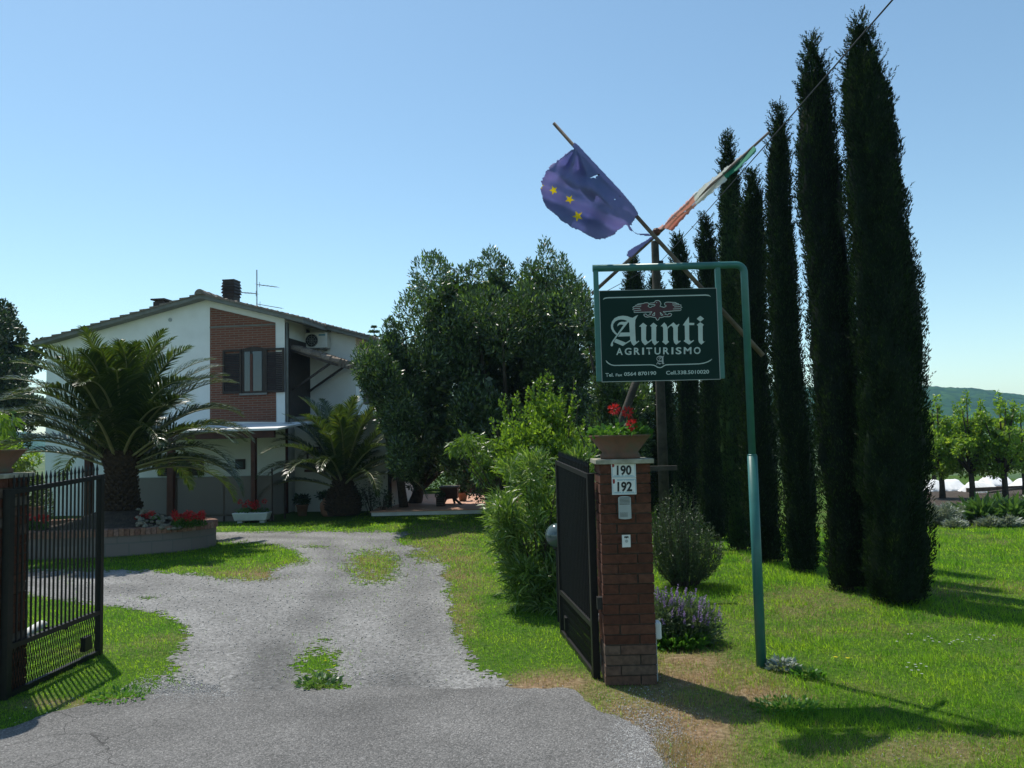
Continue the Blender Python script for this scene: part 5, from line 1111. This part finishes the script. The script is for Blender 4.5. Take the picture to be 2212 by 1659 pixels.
clD = crown_px(oD, 15.2, .9, 26, .2, .36, rngt, 1.2, [(1256, 640, 730, .16), (1290, 700, 800, .25)])
tree('ash_tree', 'tree filling the gap behind the left side of the sign board', 'tree', (dp(1330, 1000, 15.2).x, 15.2), clD, 22000, .09, .028, 'ash', 23, .1, up=.6)
# dark foliage hanging low beside the terrace
oE = [(835,880),(830,960),(850,1030),(905,1040),(960,1000),(1050,1000),(1060,900),(950,860)]
clE = crown_px(oE, 19.6, .6, 26, .22, .36, rngt, 1.0)
tree('shade_tree', 'low dark shade tree at the back of the terrace', 'tree', (dp(893, 1040, 20.4).x, 20.4), clE, 16000, .09, .035, 'darkleaf', 24, .17)
# left trees
oL = [(-160,640),(-60,650),(10,660),(30,690),(60,720),(72,760),(98,790),(95,860),(90,930),(0,980),(-160,980)]
clL = crown_px(oL, 24, 1.6, 60, .3, .6, rngt, 1.0, [(8, 652, 720, .35), (88, 735, 800, .3)])
tree('dark_tree', 'dense dark green tree beyond the left end of the farmhouse', 'tree', (dp(-20, 900, 24).x, 24), clL, 42000, .12, .07, 'darkleaf', 25, .2, up=.2)
# near peach branches at the left edge
oP = [(-260,840),(-100,850),(0,868),(30,870),(62,905),(60,935),(20,930),(-100,960),(-260,960)]
clP = crown_px(oP, 7.2, .35, 26, .09, .16, rngt, .8)
tree('peach_tree', 'young fruit tree with drooping bright green leaves entering at the left edge', 'tree', (dp(-180, 900, 7.3).x, 7.3), clP, 1900, .11, .03, 'peach', 26, .035, up=-.9, out=.4, rnd=.5, core=0, fold=.15)
oS = [(-120,930),(-60,925),(20,938),(60,960),(78,1000),(60,1040),(0,1080),(-120,1080)]
clS = crown_px(oS, 16.5, .6, 26, .14, .26, rngt, .9)
tree('shrub', 'light green shrub behind the left gate pillar', 'shrub', (dp(0, 1000, 16.5).x, 16.5), clS, 12000, .07, .03, 'orchard', 27, .05)
h_ = dp(30, 1010, 15.2); root = empty('clipped_hedge', (h_.x, 15.2, 0), 'rounded clipped hedge with sunlit top behind the left gate pillar', 'hedge'); rngh = np.random.default_rng(4)
hz = dp(30, 985, 15.2).z; clh = [((h_.x-.9, 15.2, hz*.42), (.75, .7, hz*.62)), ((h_.x-.1, 15.2, hz*.4), (.55, .65, hz*.55)), ((h_.x+.3, 15.2, hz*.35), (.32, .5, hz*.42))]
crown('foliage', clh, 16000, .045, .03, M['hedge'], root, rngh, inner=.85, core=.2)
# norfolk-style conifer tip beyond the roof
ny = 31; nt0 = dp(808, 704, ny); root = empty('conifer', (nt0.x, ny, 0), 'small tiered conifer tip rising beyond the farmhouse roof', 'conifer'); rngc = np.random.default_rng(8)
m = MB(); m.tube([(nt0.x, ny, 0), (nt0.x, ny, nt0.z)], [.12, .015], 8); m.build('trunk', M['bark'], root); Vc = []
for k in range(13):
    z = nt0.z-.05-k*.2; rr_ = .07+.12*k
    for j in range(9):
        a = j*2*math.pi/9+k*.4; nn = 26; f = np.linspace(.1, 1, nn); P = np.stack([nt0.x+np.cos(a)*rr_*f, ny+np.sin(a)*rr_*f, z+.10*f**2*min(1, rr_)], 1)
        Vc.append(leafgeo(P, unit(np.tile([math.cos(a), math.sin(a), .5], (nn, 1))+rdir(nn, rngc)*.8), .09, .05, rngc))
Vc = np.concatenate(Vc); npmesh('crown', Vc, quads(len(Vc)), M['ash'], root)

# ------------------------------------------------------------------ shrubs by the gate
rngs = np.random.default_rng(15)
def shoots(tips, n, Ln, Wd, rng, spread=.5):
    out = []
    for a, b in tips:
        a = np.array(a); b = np.array(b); f = rng.random(n); P = a+(b-a)*f[:, None]+rng.normal(size=(n, 3))*.012; d = unit(np.tile(b-a, (n, 1)))
        out.append(leafgeo(P, unit(d*.8+rdir(n, rng)*.8), Ln*(1-.4*f), Wd, rng, fold=.15))
    return np.concatenate(out)
# bay-like bush
by = 9.3; root = empty('bay_bush', (dp(1180, 1000, by).x, by, 0), 'bright yellow-green bush rising behind the oleander', 'bush')
oBay = [(1060,985),(1070,900),(1085,890),(1115,900),(1140,880),(1168,850),(1195,850),(1220,890),(1270,950),(1295,960),(1290,1080),(1080,1080)]
clY = crown_px(oBay, by, .45, 80, .06, .15, rngs, 1.2)
tp = [((dp(x0, y0, by)[:]), (dp(x1, y1, by)[:])) for x0, y0, x1, y1 in ((1178, 870, 1182, 798), (1232, 930, 1241, 812), (1205, 880, 1212, 835), (1095, 930, 1088, 852), (1150, 880, 1152, 822), (1110, 900, 1118, 848), (1165, 870, 1168, 812), (1255, 960, 1262, 905), (1075, 960, 1062, 905), (1135, 900, 1138, 845), (1172, 880, 1160, 820), (1185, 880, 1194, 812), (1200, 900, 1225, 850), (1100, 910, 1078, 868), (1122, 900, 1108, 858), (1215, 920, 1252, 862), (1190, 870, 1186, 802), (1160, 880, 1142, 836), (1228, 930, 1240, 850))]
crown('foliage', clY, 12500, .058, .025, M['bay'], root, rngs, up=.6, out=.5, rnd=.8, inner=.2, core=.05, fold=.18, extra=shoots(tp, 46, .058, .024, rngs))
limbs('stems', (dp(1180, 1000, by).x, by, 0), [b for a, b in tp]+[c[0] for c in clY[:8]], .018, M['bark'], root, rngs, fork=.12, n=5)
# peach-like branches to its left
pY = 9.6; oPe = [(948,950),(985,940),(1030,930),(1075,950),(1090,1010),(1080,1060),(1040,1050),(1010,1015),(975,985)]
clPe = crown_px(oPe, pY, .35, 22, .07, .12, rngs, .8); bP = dp(1130, 1000, pY)
root = empty('peach_tree', (bP.x, pY, 0), 'young fruit tree with drooping light leaves reaching left of the oleander', 'tree', 'young fruit trees near the gate')
crown('crown', clPe, 1500, .085, .022, M['peach'], root, rngs, up=-.5, out=.4, rnd=.6, inner=.1, core=0, fold=.15); limbs('trunk', (bP.x, pY, 0), [c[0] for c in clPe[:10]], .025, M['bark'], root, rngs, fork=.45, n=5)
# oleander
oy = 8.15; root = empty('oleander', (dp(1165, 1300, oy).x, oy, 0), 'large oleander with narrow shiny leaves behind the right gate leaf', 'bush')
oOl = [(1040,1075),(1060,1040),(1090,1000),(1120,985),(1180,965),(1240,960),(1290,975),(1310,1080),(1310,1330),(1200,1345),(1125,1330),(1098,1290),(1090,1220),(1060,1150)]
clO = crown_px(oOl, oy, .42, 95, .08, .14, rngs, 1.1)
P, u, _ = clump_points(clO, 14500, rngs, .1); D = unit(u*.55+rdir(len(P), rngs)*.55+np.array([-.12, 0, .45])); P[:, 2] = np.maximum(P[:, 2], .05)
ln_ = .13*rngs.uniform(.6, 1.2, len(P)); s_ = unit(np.cross(D, rdir(len(P), rngs))); nrm = np.cross(s_, D); w_ = .016; mid = P+D*ln_[:, None]*.5; drp = unit(D+np.array([0, 0, -.45])); tip = mid+drp*ln_[:, None]*.5
V = np.stack([P-s_*.002, P+s_*.002, mid+s_*w_/2, mid-s_*w_/2, tip+s_*.001, tip-s_*.001], 1).reshape(-1, 3); i0 = np.arange(len(P))*6; Fa = np.concatenate([np.stack([i0, i0+1, i0+2, i0+3], 1), np.stack([i0+3, i0+2, i0+4, i0+5], 1)])
npmesh('foliage', V, Fa, M['oleander'], root)
m = MB(); bb = Vector((dp(1165, 1300, oy).x, oy, 0))
for c, r in clO[:60]: m.tube([bb+Vector((rngs.uniform(-.15, .15), rngs.uniform(-.1, .1), 0)), bb.lerp(Vector(c), .5)+Vector((0, 0, .1)), Vector(c)], [.012, .009, .004], 5)
m.build('stems', M['bark'], root)
# small rose shoot in front of the dark trees
sy = 8.6; root = empty('rose_shoots', (dp(1270, 1000, sy).x, sy, 0), 'thin leafy shoots rising between the yellow-green bush and the flower bowl', 'bush')
tp = [((dp(x0, y0, sy)[:]), (dp(x1, y1, sy)[:])) for x0, y0, x1, y1 in ((1285, 985, 1270, 880), (1262, 960, 1240, 905), (1275, 1000, 1290, 910), (1300, 1010, 1255, 940), (1290, 990, 1310, 930))]
V = shoots(tp, 40, .035, .02, rngs); npmesh('foliage', V, quads(len(V)), M['broad'], root); m = MB()
for a, b in tp: m.tube([(a[0], a[1], 0), a, b], [.008, .006, .003], 5)
m.build('stems', M['bark'], root)
# rosemary
ry = 9.0; rc = dp(1478, 1200, ry); root = empty('rosemary_bush', (rc.x, ry, 0), 'dark rosemary bush with upright sprigs right of the numbered pillar', 'bush')
nS = 430; a = rngs.uniform(0, 2*math.pi, nS); rr_ = np.sqrt(rngs.random(nS)); top_z = dp(1478, 1032, ry).z
B = np.stack([rc.x+np.cos(a)*rr_*.16, ry+np.sin(a)*rr_*.16, np.full(nS, .02)], 1); hx = np.where(np.cos(a) > 0, .47, .40)
T = np.stack([rc.x-.03+np.cos(a)*rr_*hx, ry+np.sin(a)*rr_*.42, top_z*(1-.42*rr_**2)*rngs.uniform(.55, 1.0, nS)*np.where(np.cos(a)*rr_ > .5, .78, 1)], 1); out = []
for k in range(42):
    f = .12+.88*(k+.5)/42; q = B+(T-B)*f; q[:, :2] += (T-B)[:, :2]*.25*math.sin(f*math.pi); out.append(leafgeo(q+rngs.normal(size=q.shape)*.006, unit(unit(T-B)*.9+rdir(nS, rngs)*.9), .038, .0075, rngs))
V = np.concatenate(out); npmesh('foliage', V, quads(len(V)), M['rosemary'], root)
m = MB()
for i in range(0, nS, 6): m.tube([B[i], (B[i]+T[i])/2+np.array([(T-B)[i][0]*.25, (T-B)[i][1]*.25, 0]), T[i]], [.008, .005, .002], 4)
m.build('stems', M['bark'], root)
# flowering sage
ly = 6.62; lc = dp(1474, 1370, ly); root = empty('flowering_sage', (lc.x, ly, 0), 'low sage clump covered in lilac flower spikes beside the pillar', 'flowering shrub')
clg = [((lc.x-.02, ly, .14), (.29, .24, .22)), ((lc.x+.12, ly-.02, .12), (.2, .2, .16)), ((lc.x-.15, ly, .17), (.18, .2, .22))]
crown('foliage', clg, 5200, .045, .012, M['lavender_leaf'], root, rngs, up=.7, inner=.2, core=.1)
nsp = 210; P, u, _ = clump_points(clg, nsp, rngs, .8); k_ = u[:, 2] > -.1; P = P[k_]; u = u[k_]; nsp = len(P); d = unit(u*.35+np.array([0, 0, 1])+rdir(nsp, rngs)*.15); out = []; hh = rngs.uniform(.06, .13, nsp)
for k in range(20):
    f = (k//4)/5; q = P+d*(hh*(.25+.75*f))[:, None]; out.append(leafgeo(q, unit(rdir(nsp, rngs)+d*.3), .016*(1-.35*f), .011, rngs))
V = np.concatenate(out); npmesh('flower_spikes', V, quads(len(V)), M['lavender'], root)
# weeds
def weeds(px, py, rxp, n, label, seed, Ls=.06, hz=.06, mt='weed', name='weed'):
    rng = np.random.default_rng(seed); c = gp(px, py); root = empty(name, c, label, 'weeds'); rx = rxp/1720*c.y
    a = rng.uniform(0, 6.28, n); r = np.sqrt(rng.random(n)); P = np.stack([c.x+np.cos(a)*r*rx, c.y+np.sin(a)*r*rx*.9, rng.random(n)*hz*(1-r*.5)], 1)
    V = leafgeo(P, unit(np.stack([np.cos(a), np.sin(a), rng.uniform(.1, 1.2, n)], 1)+rdir(n, rng)*.6), Ls*rng.uniform(.5, 1.2, n), Ls*.45, rng, fold=.15); npmesh('foliage', V, quads(len(V)), M[mt], root)
weeds(1462, 1392, 62, 900, 'rank green weeds at the foot of the flowering sage', 51, .08, .12)
weeds(1690, 1446, 32, 170, 'broad-leaved weeds just right of the sign post foot', 52, .055, .07, 'silver')
weeds(1745, 1462, 30, 150, 'dark green trailing weeds on the lawn right of the sign post', 53, .05, .05)
weeds(690, 1479, 44, 150, 'dandelion leaves at the edge of the asphalt in mid drive', 54, .05, .045, 'broad')
weeds(1700, 1530, 70, 260, 'clover patch on the lawn in the sign shadow', 55, .04, .03)
weeds(460-200, 1508, 60, 160, 'green weeds on the lawn edge below the left gate leaf', 56, .045, .03)
rd = random.Random(3)
def daisy(px, py, col, label, group, r=.014):
    c = gp(px, py); h = rd.uniform(.035, .06); root = empty('daisy' if col != 'flag_yellow' else 'dandelion', c, label, 'flower', group); m = MB(); m.tube([c, c+Vector((0, 0, h))], .0012, 4); m.build('stem', M['weed'], root)
    m = MB(); n = 14; pts = [(c.x+(r if k % 2 else r*.62)*math.cos(k*math.pi/n), c.y+(r if k % 2 else r*.62)*math.sin(k*math.pi/n), c.z+h) for k in range(2*n)]; m.add(pts+[(c.x, c.y-.002, c.z+h+.003)], [(k, (k+1) % (2*n), 2*n) for k in range(2*n)]); m.build('petals', M[col], root)
dz = [(1998,1394),(2006,1388),(2013,1391),(2030,1401),(2052,1405),(2056,1397),(2061,1394),(2096,1386),(2115,1388),(2123,1392),(2070,1398),(2016,1398),(2080,1402),(2110,1395),(1970,1383),(1962,1380),(2148,1386),(1960,1459),(1970,1463),(1980,1457),(1985,1464),(1992,1467),(1978,1452),(2002,1455),(1938,1397),(2140,1391),(1964,1449),(1990,1448)]
for a in dz: daisy(a[0], a[1], 'flag_white', 'tiny white daisy in the open lawn right of the sign', 'white daisies in the lawn', .011)
for a, lb in (((1832, 1437), 'yellow dandelion alone in the lawn right of the sign post'), ((1806, 1436), 'small yellow dandelion beside a larger one in the lawn')): daisy(a[0], a[1], 'flag_yellow', lb, 'yellow dandelions', .018)
for a in ((703, 1442), (722, 1455), (710, 1462)): daisy(a[0], a[1], 'flag_yellow', 'small yellow flower in the grass tuft of the drive', 'yellow flowers in the drive', .012)

# ------------------------------------------------------------------ terrace and the things on it
te = empty('terrace', (-1.4, 18.2, 0), 'raised terracotta-tiled terrace beyond the lawn', 'terrace')
m = MB(); m.box((-3.25, 18.15, -.02), (2.4, 23.5, .085)); m.build('slab', M['concrete'], te); m = MB(); m.box((-3.28, 18.12, .086), (2.43, 23.5, .105)); m.build('tiles', M['tile_floor'], te)
def pot(px, py, Y, r, h, label, plant=True, seed=1, prof=None, z0=0, hz=.3, name='flower_pot', mt='darkleaf', cat='pot'):
    c = dp(px, py, Y); rng = np.random.default_rng(seed); root = empty(name, (c.x, Y, z0), label, cat); m = MB()
    prof = prof or [(.68, 0), (.98, .88), (1.06, .88), (1.06, 1), (.95, 1), (.9, .9)]
    m.lathe((c.x, Y, z0), [(r*a, h*b) for a, b in prof], 24); m.build('pot', M['terracotta'], root, smooth=True)
    if plant:
        cl = [((c.x, Y, z0+h+hz*.45), (r*1.3, r*1.2, hz*.55))]; crown('foliage', cl, 380, .08, .03, M[mt], root, rng, inner=.1)
jar = [(.55, 0), (.85, .15), (1.0, .5), (.95, .72), (.62, .9), (.6, .94), (.72, 1), (.6, 1)]
pot(709, 1100, 18.4, .19, .42, 'tall rounded terracotta jar left of the smaller palm', True, 1, jar, 0, .14, 'terracotta_jar', cat='jar')
pot(653, 1100, 18.7, .14, .26, 'small red pot with a plant by the wing corner', True, 2, hz=.22)
pot(74, 1100, 15.0, .24, .62, 'large terracotta jar behind the raised bed seen through the gate', False, 3, jar, 0, name='terracotta_jar', cat='jar')
# bare rose bushes on the wall
for (px, Y, w_, h_, lb, sd_) in ((800, 18.55, .28, .85, 'spindly dark rose bush against the wall right of the smaller palm', 61), (826, 18.5, .22, .6, 'low dark rose bush at the corner of the wing wall', 62)):
    c = dp(px, 1050, Y); rng = np.random.default_rng(sd_); root = empty('rose_bush', (c.x, Y, 0), lb, 'bush'); m = MB(); tips = []
    for k in range(11):
        t = Vector((c.x+rng.uniform(-w_, w_), Y+rng.uniform(-.15, .15), h_*rng.uniform(.5, 1.0))); tips.append(tuple(t)); m.tube([(c.x+rng.uniform(-.05, .05), Y, 0), ((c.x+t.x)/2, Y, t.z*.6), t], [.01, .007, .004], 5)
    m.build('stems', M['bark'], root); P = np.array(tips)[rng.integers(0, 11, 260)]; P = P*np.array([1, 1, 0])+np.stack([0*P[:, 0], 0*P[:, 0], P[:, 2]*rng.uniform(.45, 1.05, 260)], 1)+rng.normal(size=P.shape)*.05
    V = leafgeo(P, rdir(len(P), rng), .05, .035, rng); npmesh('foliage', V, quads(len(V)), M['darkleaf'], root)
# barrel table, box, stool
bY = 19.7; c = dp(972, 1080, bY); root = empty('garden_table', (c.x, bY, .105), 'dark round-edged garden table with a pale top rim in the terrace shade', 'table'); zt2 = dp(972, 1050, bY).z
m = MB(); m.box((c.x-.24, bY-.3, zt2-.03), (c.x+.24, bY+.3, zt2)); m.build('tabletop', M['pale_wood'], root); m = MB(); m.box((c.x-.21, bY-.24, .25), (c.x+.2, bY+.24, zt2-.031)); m.build('drum', M['red_wood'], root)
m = MB(); m.bar((c.x-.15, bY-.2, .105), (c.x-.05, bY-.2, .3), .05, .05); m.bar((c.x+.3, bY-.25, .105), (c.x+.05, bY-.2, .32), .05, .05); m.bar((c.x+.1, bY+.2, .105), (c.x+.05, bY+.2, .3), .05, .05); m.build('legs', M['dark_wood'], root)
c = dp(952, 1085, 19.2); root = empty('wooden_planter', (c.x, 19.2, .105), 'small square wooden planter left of the garden table', 'planter'); m = MB()
for k in range(4): m.box((c.x-.1, 19.1, .11+k*.047), (c.x+.1, 19.3, .152+k*.047))
m.box((c.x-.11, 19.09, .30), (c.x+.11, 19.31, .32)); m.build('box', M['dark_wood'], root)
cl = [((c.x, 19.2, .36), (.1, .1, .07))]; crown('foliage', cl, 120, .06, .03, M['darkleaf'], root, rngs)
pot(1000, 1085, 20.6, .13, .22, 'terracotta pot on the terrace behind the garden table', True, 6, z0=.105)
pot(1058, 1078, 19.4, .14, .27, 'terracotta pot at the terrace edge beside the oleander', True, 7, z0=.105)
# outbuilding, hedges behind
a = dp(1000, 1050, 23.4); root = empty('brick_outbuilding', (a.x+1.8, 24.5, 0), 'dark red brick outbuilding behind the terrace trees', 'outbuilding')
m = MB(); m.hexa([(a.x, 23.4, -.05), (a.x+3.8, 23.4, -.05), (a.x+3.8, 26, -.05), (a.x, 26, -.05)], [(a.x, 23.4, 1.9), (a.x+3.8, 23.4, 1.9), (a.x+3.8, 26, 2.5), (a.x, 26, 2.5)]); m.build('wall', M['house_brick'], root)
m = MB(); m.hexa([(a.x-.2, 23.2, 1.88), (a.x+4, 23.2, 1.88), (a.x+4, 26.1, 2.55), (a.x-.2, 26.1, 2.55)], [(a.x-.2, 23.2, 1.96), (a.x+4, 23.2, 1.96), (a.x+4, 26.1, 2.63), (a.x-.2, 26.1, 2.63)]); m.build('roof', M['roof'], root)
def hedge(px0, px1, Y, h, mat, label, seed, n=9000, Ls=.09):
    a = dp(px0, 1000, Y).x; b = dp(px1, 1000, Y).x; rng = np.random.default_rng(seed); k = max(3, int((b-a)/.6)); cl = [((a+(b-a)*(i+.5)/k, Y+rng.uniform(-.2, .2), h*rng.uniform(.42, .55)), ((b-a)/k*.75, .5, h*rng.uniform(.45, .6))) for i in range(k)]
    root = empty('hedge', ((a+b)/2, Y, 0), label, 'hedge', 'hedges at the back of the garden'); crown('foliage', cl, n, Ls, Ls*.4, M[mat], root, rng); return root
hedge(840, 1010, 27, 1.7, 'bay', 'sunlit yellow-green hedge glimpsed beyond the terrace', 71)
hedge(1010, 1900, 29, 3.2, 'darkleaf', 'long dark hedge behind the outbuilding and the cypress row', 72, 30000, .12)
hedge(1240, 1560, 19.5, 1.7, 'darkleaf', 'dark hedge between the outbuilding and the cypress row', 73, 12000)

# ------------------------------------------------------------------ orchard, cloches and border on the right
def otree(px, Y, pt, w_, label, seed, col='orchard'):
    rng = np.random.default_rng(seed); b = dp(px, 1080, Y); H = dp(px, pt, Y).z; cl = []; w_ *= 1.2
    for k in range(30):
        a = rng.uniform(0, 6.28); z = rng.uniform(.62, H*.78); r = w_*(1-.55*abs((z-H*.52)/(H*.5))**1.3)*rng.uniform(.2, .95); cl.append(((b.x+math.cos(a)*r, Y+math.sin(a)*r, z), (.15, .15, .16)))
    for k in range(4): a = rng.uniform(0, 6.28); cl.append(((b.x+math.cos(a)*w_*.4, Y+math.sin(a)*w_*.4, H*.84), (.06, .06, .2)))
    cl.append(((b.x, Y, H-.15), (.07, .07, .2)))
    root = empty('fruit_tree', (b.x, Y, 0), label, 'fruit tree', 'young fruit trees of the orchard'); tips = [c[0] for c in cl]
    m = MB(); fk = Vector((b.x, Y, .62)); m.tube([(b.x, Y, -.05), (b.x+.01, Y, .3), fk], [.08, .062, .06], 9)
    for t in tips[::2]: t = Vector(t); m.tube([fk, fk.lerp(t, .5)+Vector((0, 0, .04)), t], [.04, .022, .008], 6)
    m.build('trunk', M['bark'], root, smooth=True); crown('crown', cl, 4600, .085, .042, M[col], root, rng, up=.0, out=.4, rnd=.8, inner=.1, core=.06, fold=.15)
otree(2036, 19.2, 856, .55, 'young fruit tree half hidden by the nearest cypress', 81)
otree(2101, 18.6, 846, .62, 'young fruit tree in the middle, with a thin tip against the hill', 82)
otree(2172, 18.4, 846, .65, 'young fruit tree with a stout forked trunk near the right edge', 83)
otree(2216, 19.6, 878, .6, 'young fruit tree cut by the right edge of the view', 84)
otree(2020, 23, 900, .6, 'small fruit tree farther back behind the nearest cypress', 86)
m_, n_, b_ = newmat('fleece'); b_.inputs['Base Color'].default_value = (.8, .8, .8, 1); b_.inputs['Roughness'].default_value = .7
for (p0, p1, Y, h, lb, sd_) in ((1990, 2082, 21.6, .33, 'low white fleece tunnel behind the leftmost fruit trees', 1), (2085, 2148, 20.8, .31, 'crumpled white fleece tunnel between two fruit trees', 2), (2120, 2182, 23.0, .3, 'low white fleece tunnel farther back in the vegetable plot', 3), (2186, 2330, 21.6, .31, 'low white fleece tunnel at the right edge', 4)):
    a = dp(p0, 1050, Y).x; b = dp(p1, 1050, Y).x; g = 40; V = []
    for i in range(g):
        t = i/(g-1)
        for j in range(15):
            an = math.pi*j/14; hh = h*(.72+.14*abs(math.sin(t*math.pi*(b-a)/.55)))*(min(1, t*9, (1-t)*9)**.5+.02); V.append((a+(b-a)*t, Y-math.cos(an)*.38+.03*vnoise(np.float64(t*20), np.float64(j*.7), sd_), hh*(1-abs(math.cos(an)))**.75+.02*float(vnoise(np.float64(t*30), np.float64(j), sd_)) if 0 < j < 14 else 0))
    I = np.arange(len(V)).reshape(g, 15); Fq = np.stack([I[:-1, :-1], I[1:, :-1], I[1:, 1:], I[:-1, 1:]], -1).reshape(-1, 4); o = npmesh('fleece_tunnel', V, Fq, m_, smooth=True); tag(o, lb, 'fleece tunnel', 'fleece tunnels in the vegetable plot')
# plank pieces on the plot
c = dp(2150, 1058, 19.8); root = empty('irrigation_boards', (c.x, 19.8, 0), 'pale boards and pipe lying beside the fleece tunnels', 'boards'); m = MB(); m.bar((c.x-.6, 20, .12), (c.x+.9, 19.9, .16), .05, .1); m.bar((c.x-.3, 19.6, .08), (c.x+1.0, 19.7, .2), .05, .05); m.build('boards', M['pale_wood'], root)
sheet('soil_bed', [(1960, 1139), (2080, 1141), (2200, 1138), (2500, 1130), (2500, 1050), (1960, 1050)], .006, M['soil'], jit=.05, seed=9)
rngb = np.random.default_rng(91)
def border_plant(px, Y, r, h, mat, lb, seed, n, Ls, Ws, up=.6, nm='border_plant', grp='leafy plants of the border under the fruit trees'):
    h *= 1.45; r *= 1.15; n = int(n*1.5); Ls *= 1.15; c = dp(px, 1100, Y); rng = np.random.default_rng(seed); root = empty(nm, (c.x, Y, 0), lb, 'plant', grp)
    a = rng.uniform(0, 6.28, n); q = rng.random(n); P = np.stack([c.x+np.cos(a)*q*r*.7, Y+np.sin(a)*q*r*.5, rng.random(n)*h*.6*(1-q*.4)], 1); D = unit(np.stack([np.cos(a)*(.3+q), np.sin(a)*(.3+q), np.full(n, up)], 1)+rdir(n, rng)*.35)
    V = leafgeo(P, D, Ls*rng.uniform(.6, 1.1, n), Ws*rng.uniform(.7, 1.1, n), rng, fold=.2); npmesh('foliage', V, quads(len(V)), M[mat], root)
for k, (px, Y, r, h, mt, lb, n, Ls, Ws) in enumerate([(2012, 14.0, .3, .42, 'silver', 'silver-leaved shrub touching the nearest cypress', 900, .07, .02), (2045, 13.9, .32, .44, 'silver', 'silver-leaved shrub right of the first silver one', 900, .07, .02), (2080, 14.1, .28, .36, 'silver', 'small silver-leaved shrub beside the broad-leaved plants', 700, .07, .02),
   (2090, 14.6, .3, .3, 'broad', 'bright broad-leaved plant behind the silver shrubs', 160, .22, .06), (2120, 14.0, .34, .34, 'broad', 'broad-leaved artichoke plant left of the fruit tree trunk', 190, .28, .08), (2155, 14.2, .34, .38, 'broad', 'broad-leaved artichoke plant in the middle of the border', 190, .28, .08), (2190, 13.9, .34, .36, 'broad', 'broad-leaved artichoke plant near the right edge', 190, .28, .08), (2225, 14.2, .36, .4, 'broad', 'broad-leaved artichoke plant cut by the right edge', 190, .28, .08),
   (2140, 13.6, .26, .16, 'silver', 'low silvery plant at the front of the border', 300, .1, .04), (2178, 13.55, .22, .16, 'silver', 'low silvery plant in front of the artichokes', 260, .1, .04), (2060, 13.6, .22, .15, 'silver', 'low silvery edging plant below the silver shrubs', 260, .08, .03)]): border_plant(px, Y, r, h, mt, lb, 300+k, n, Ls, Ws)

for o in bpy.data.objects:
    if '_m' in o: del o['_m']
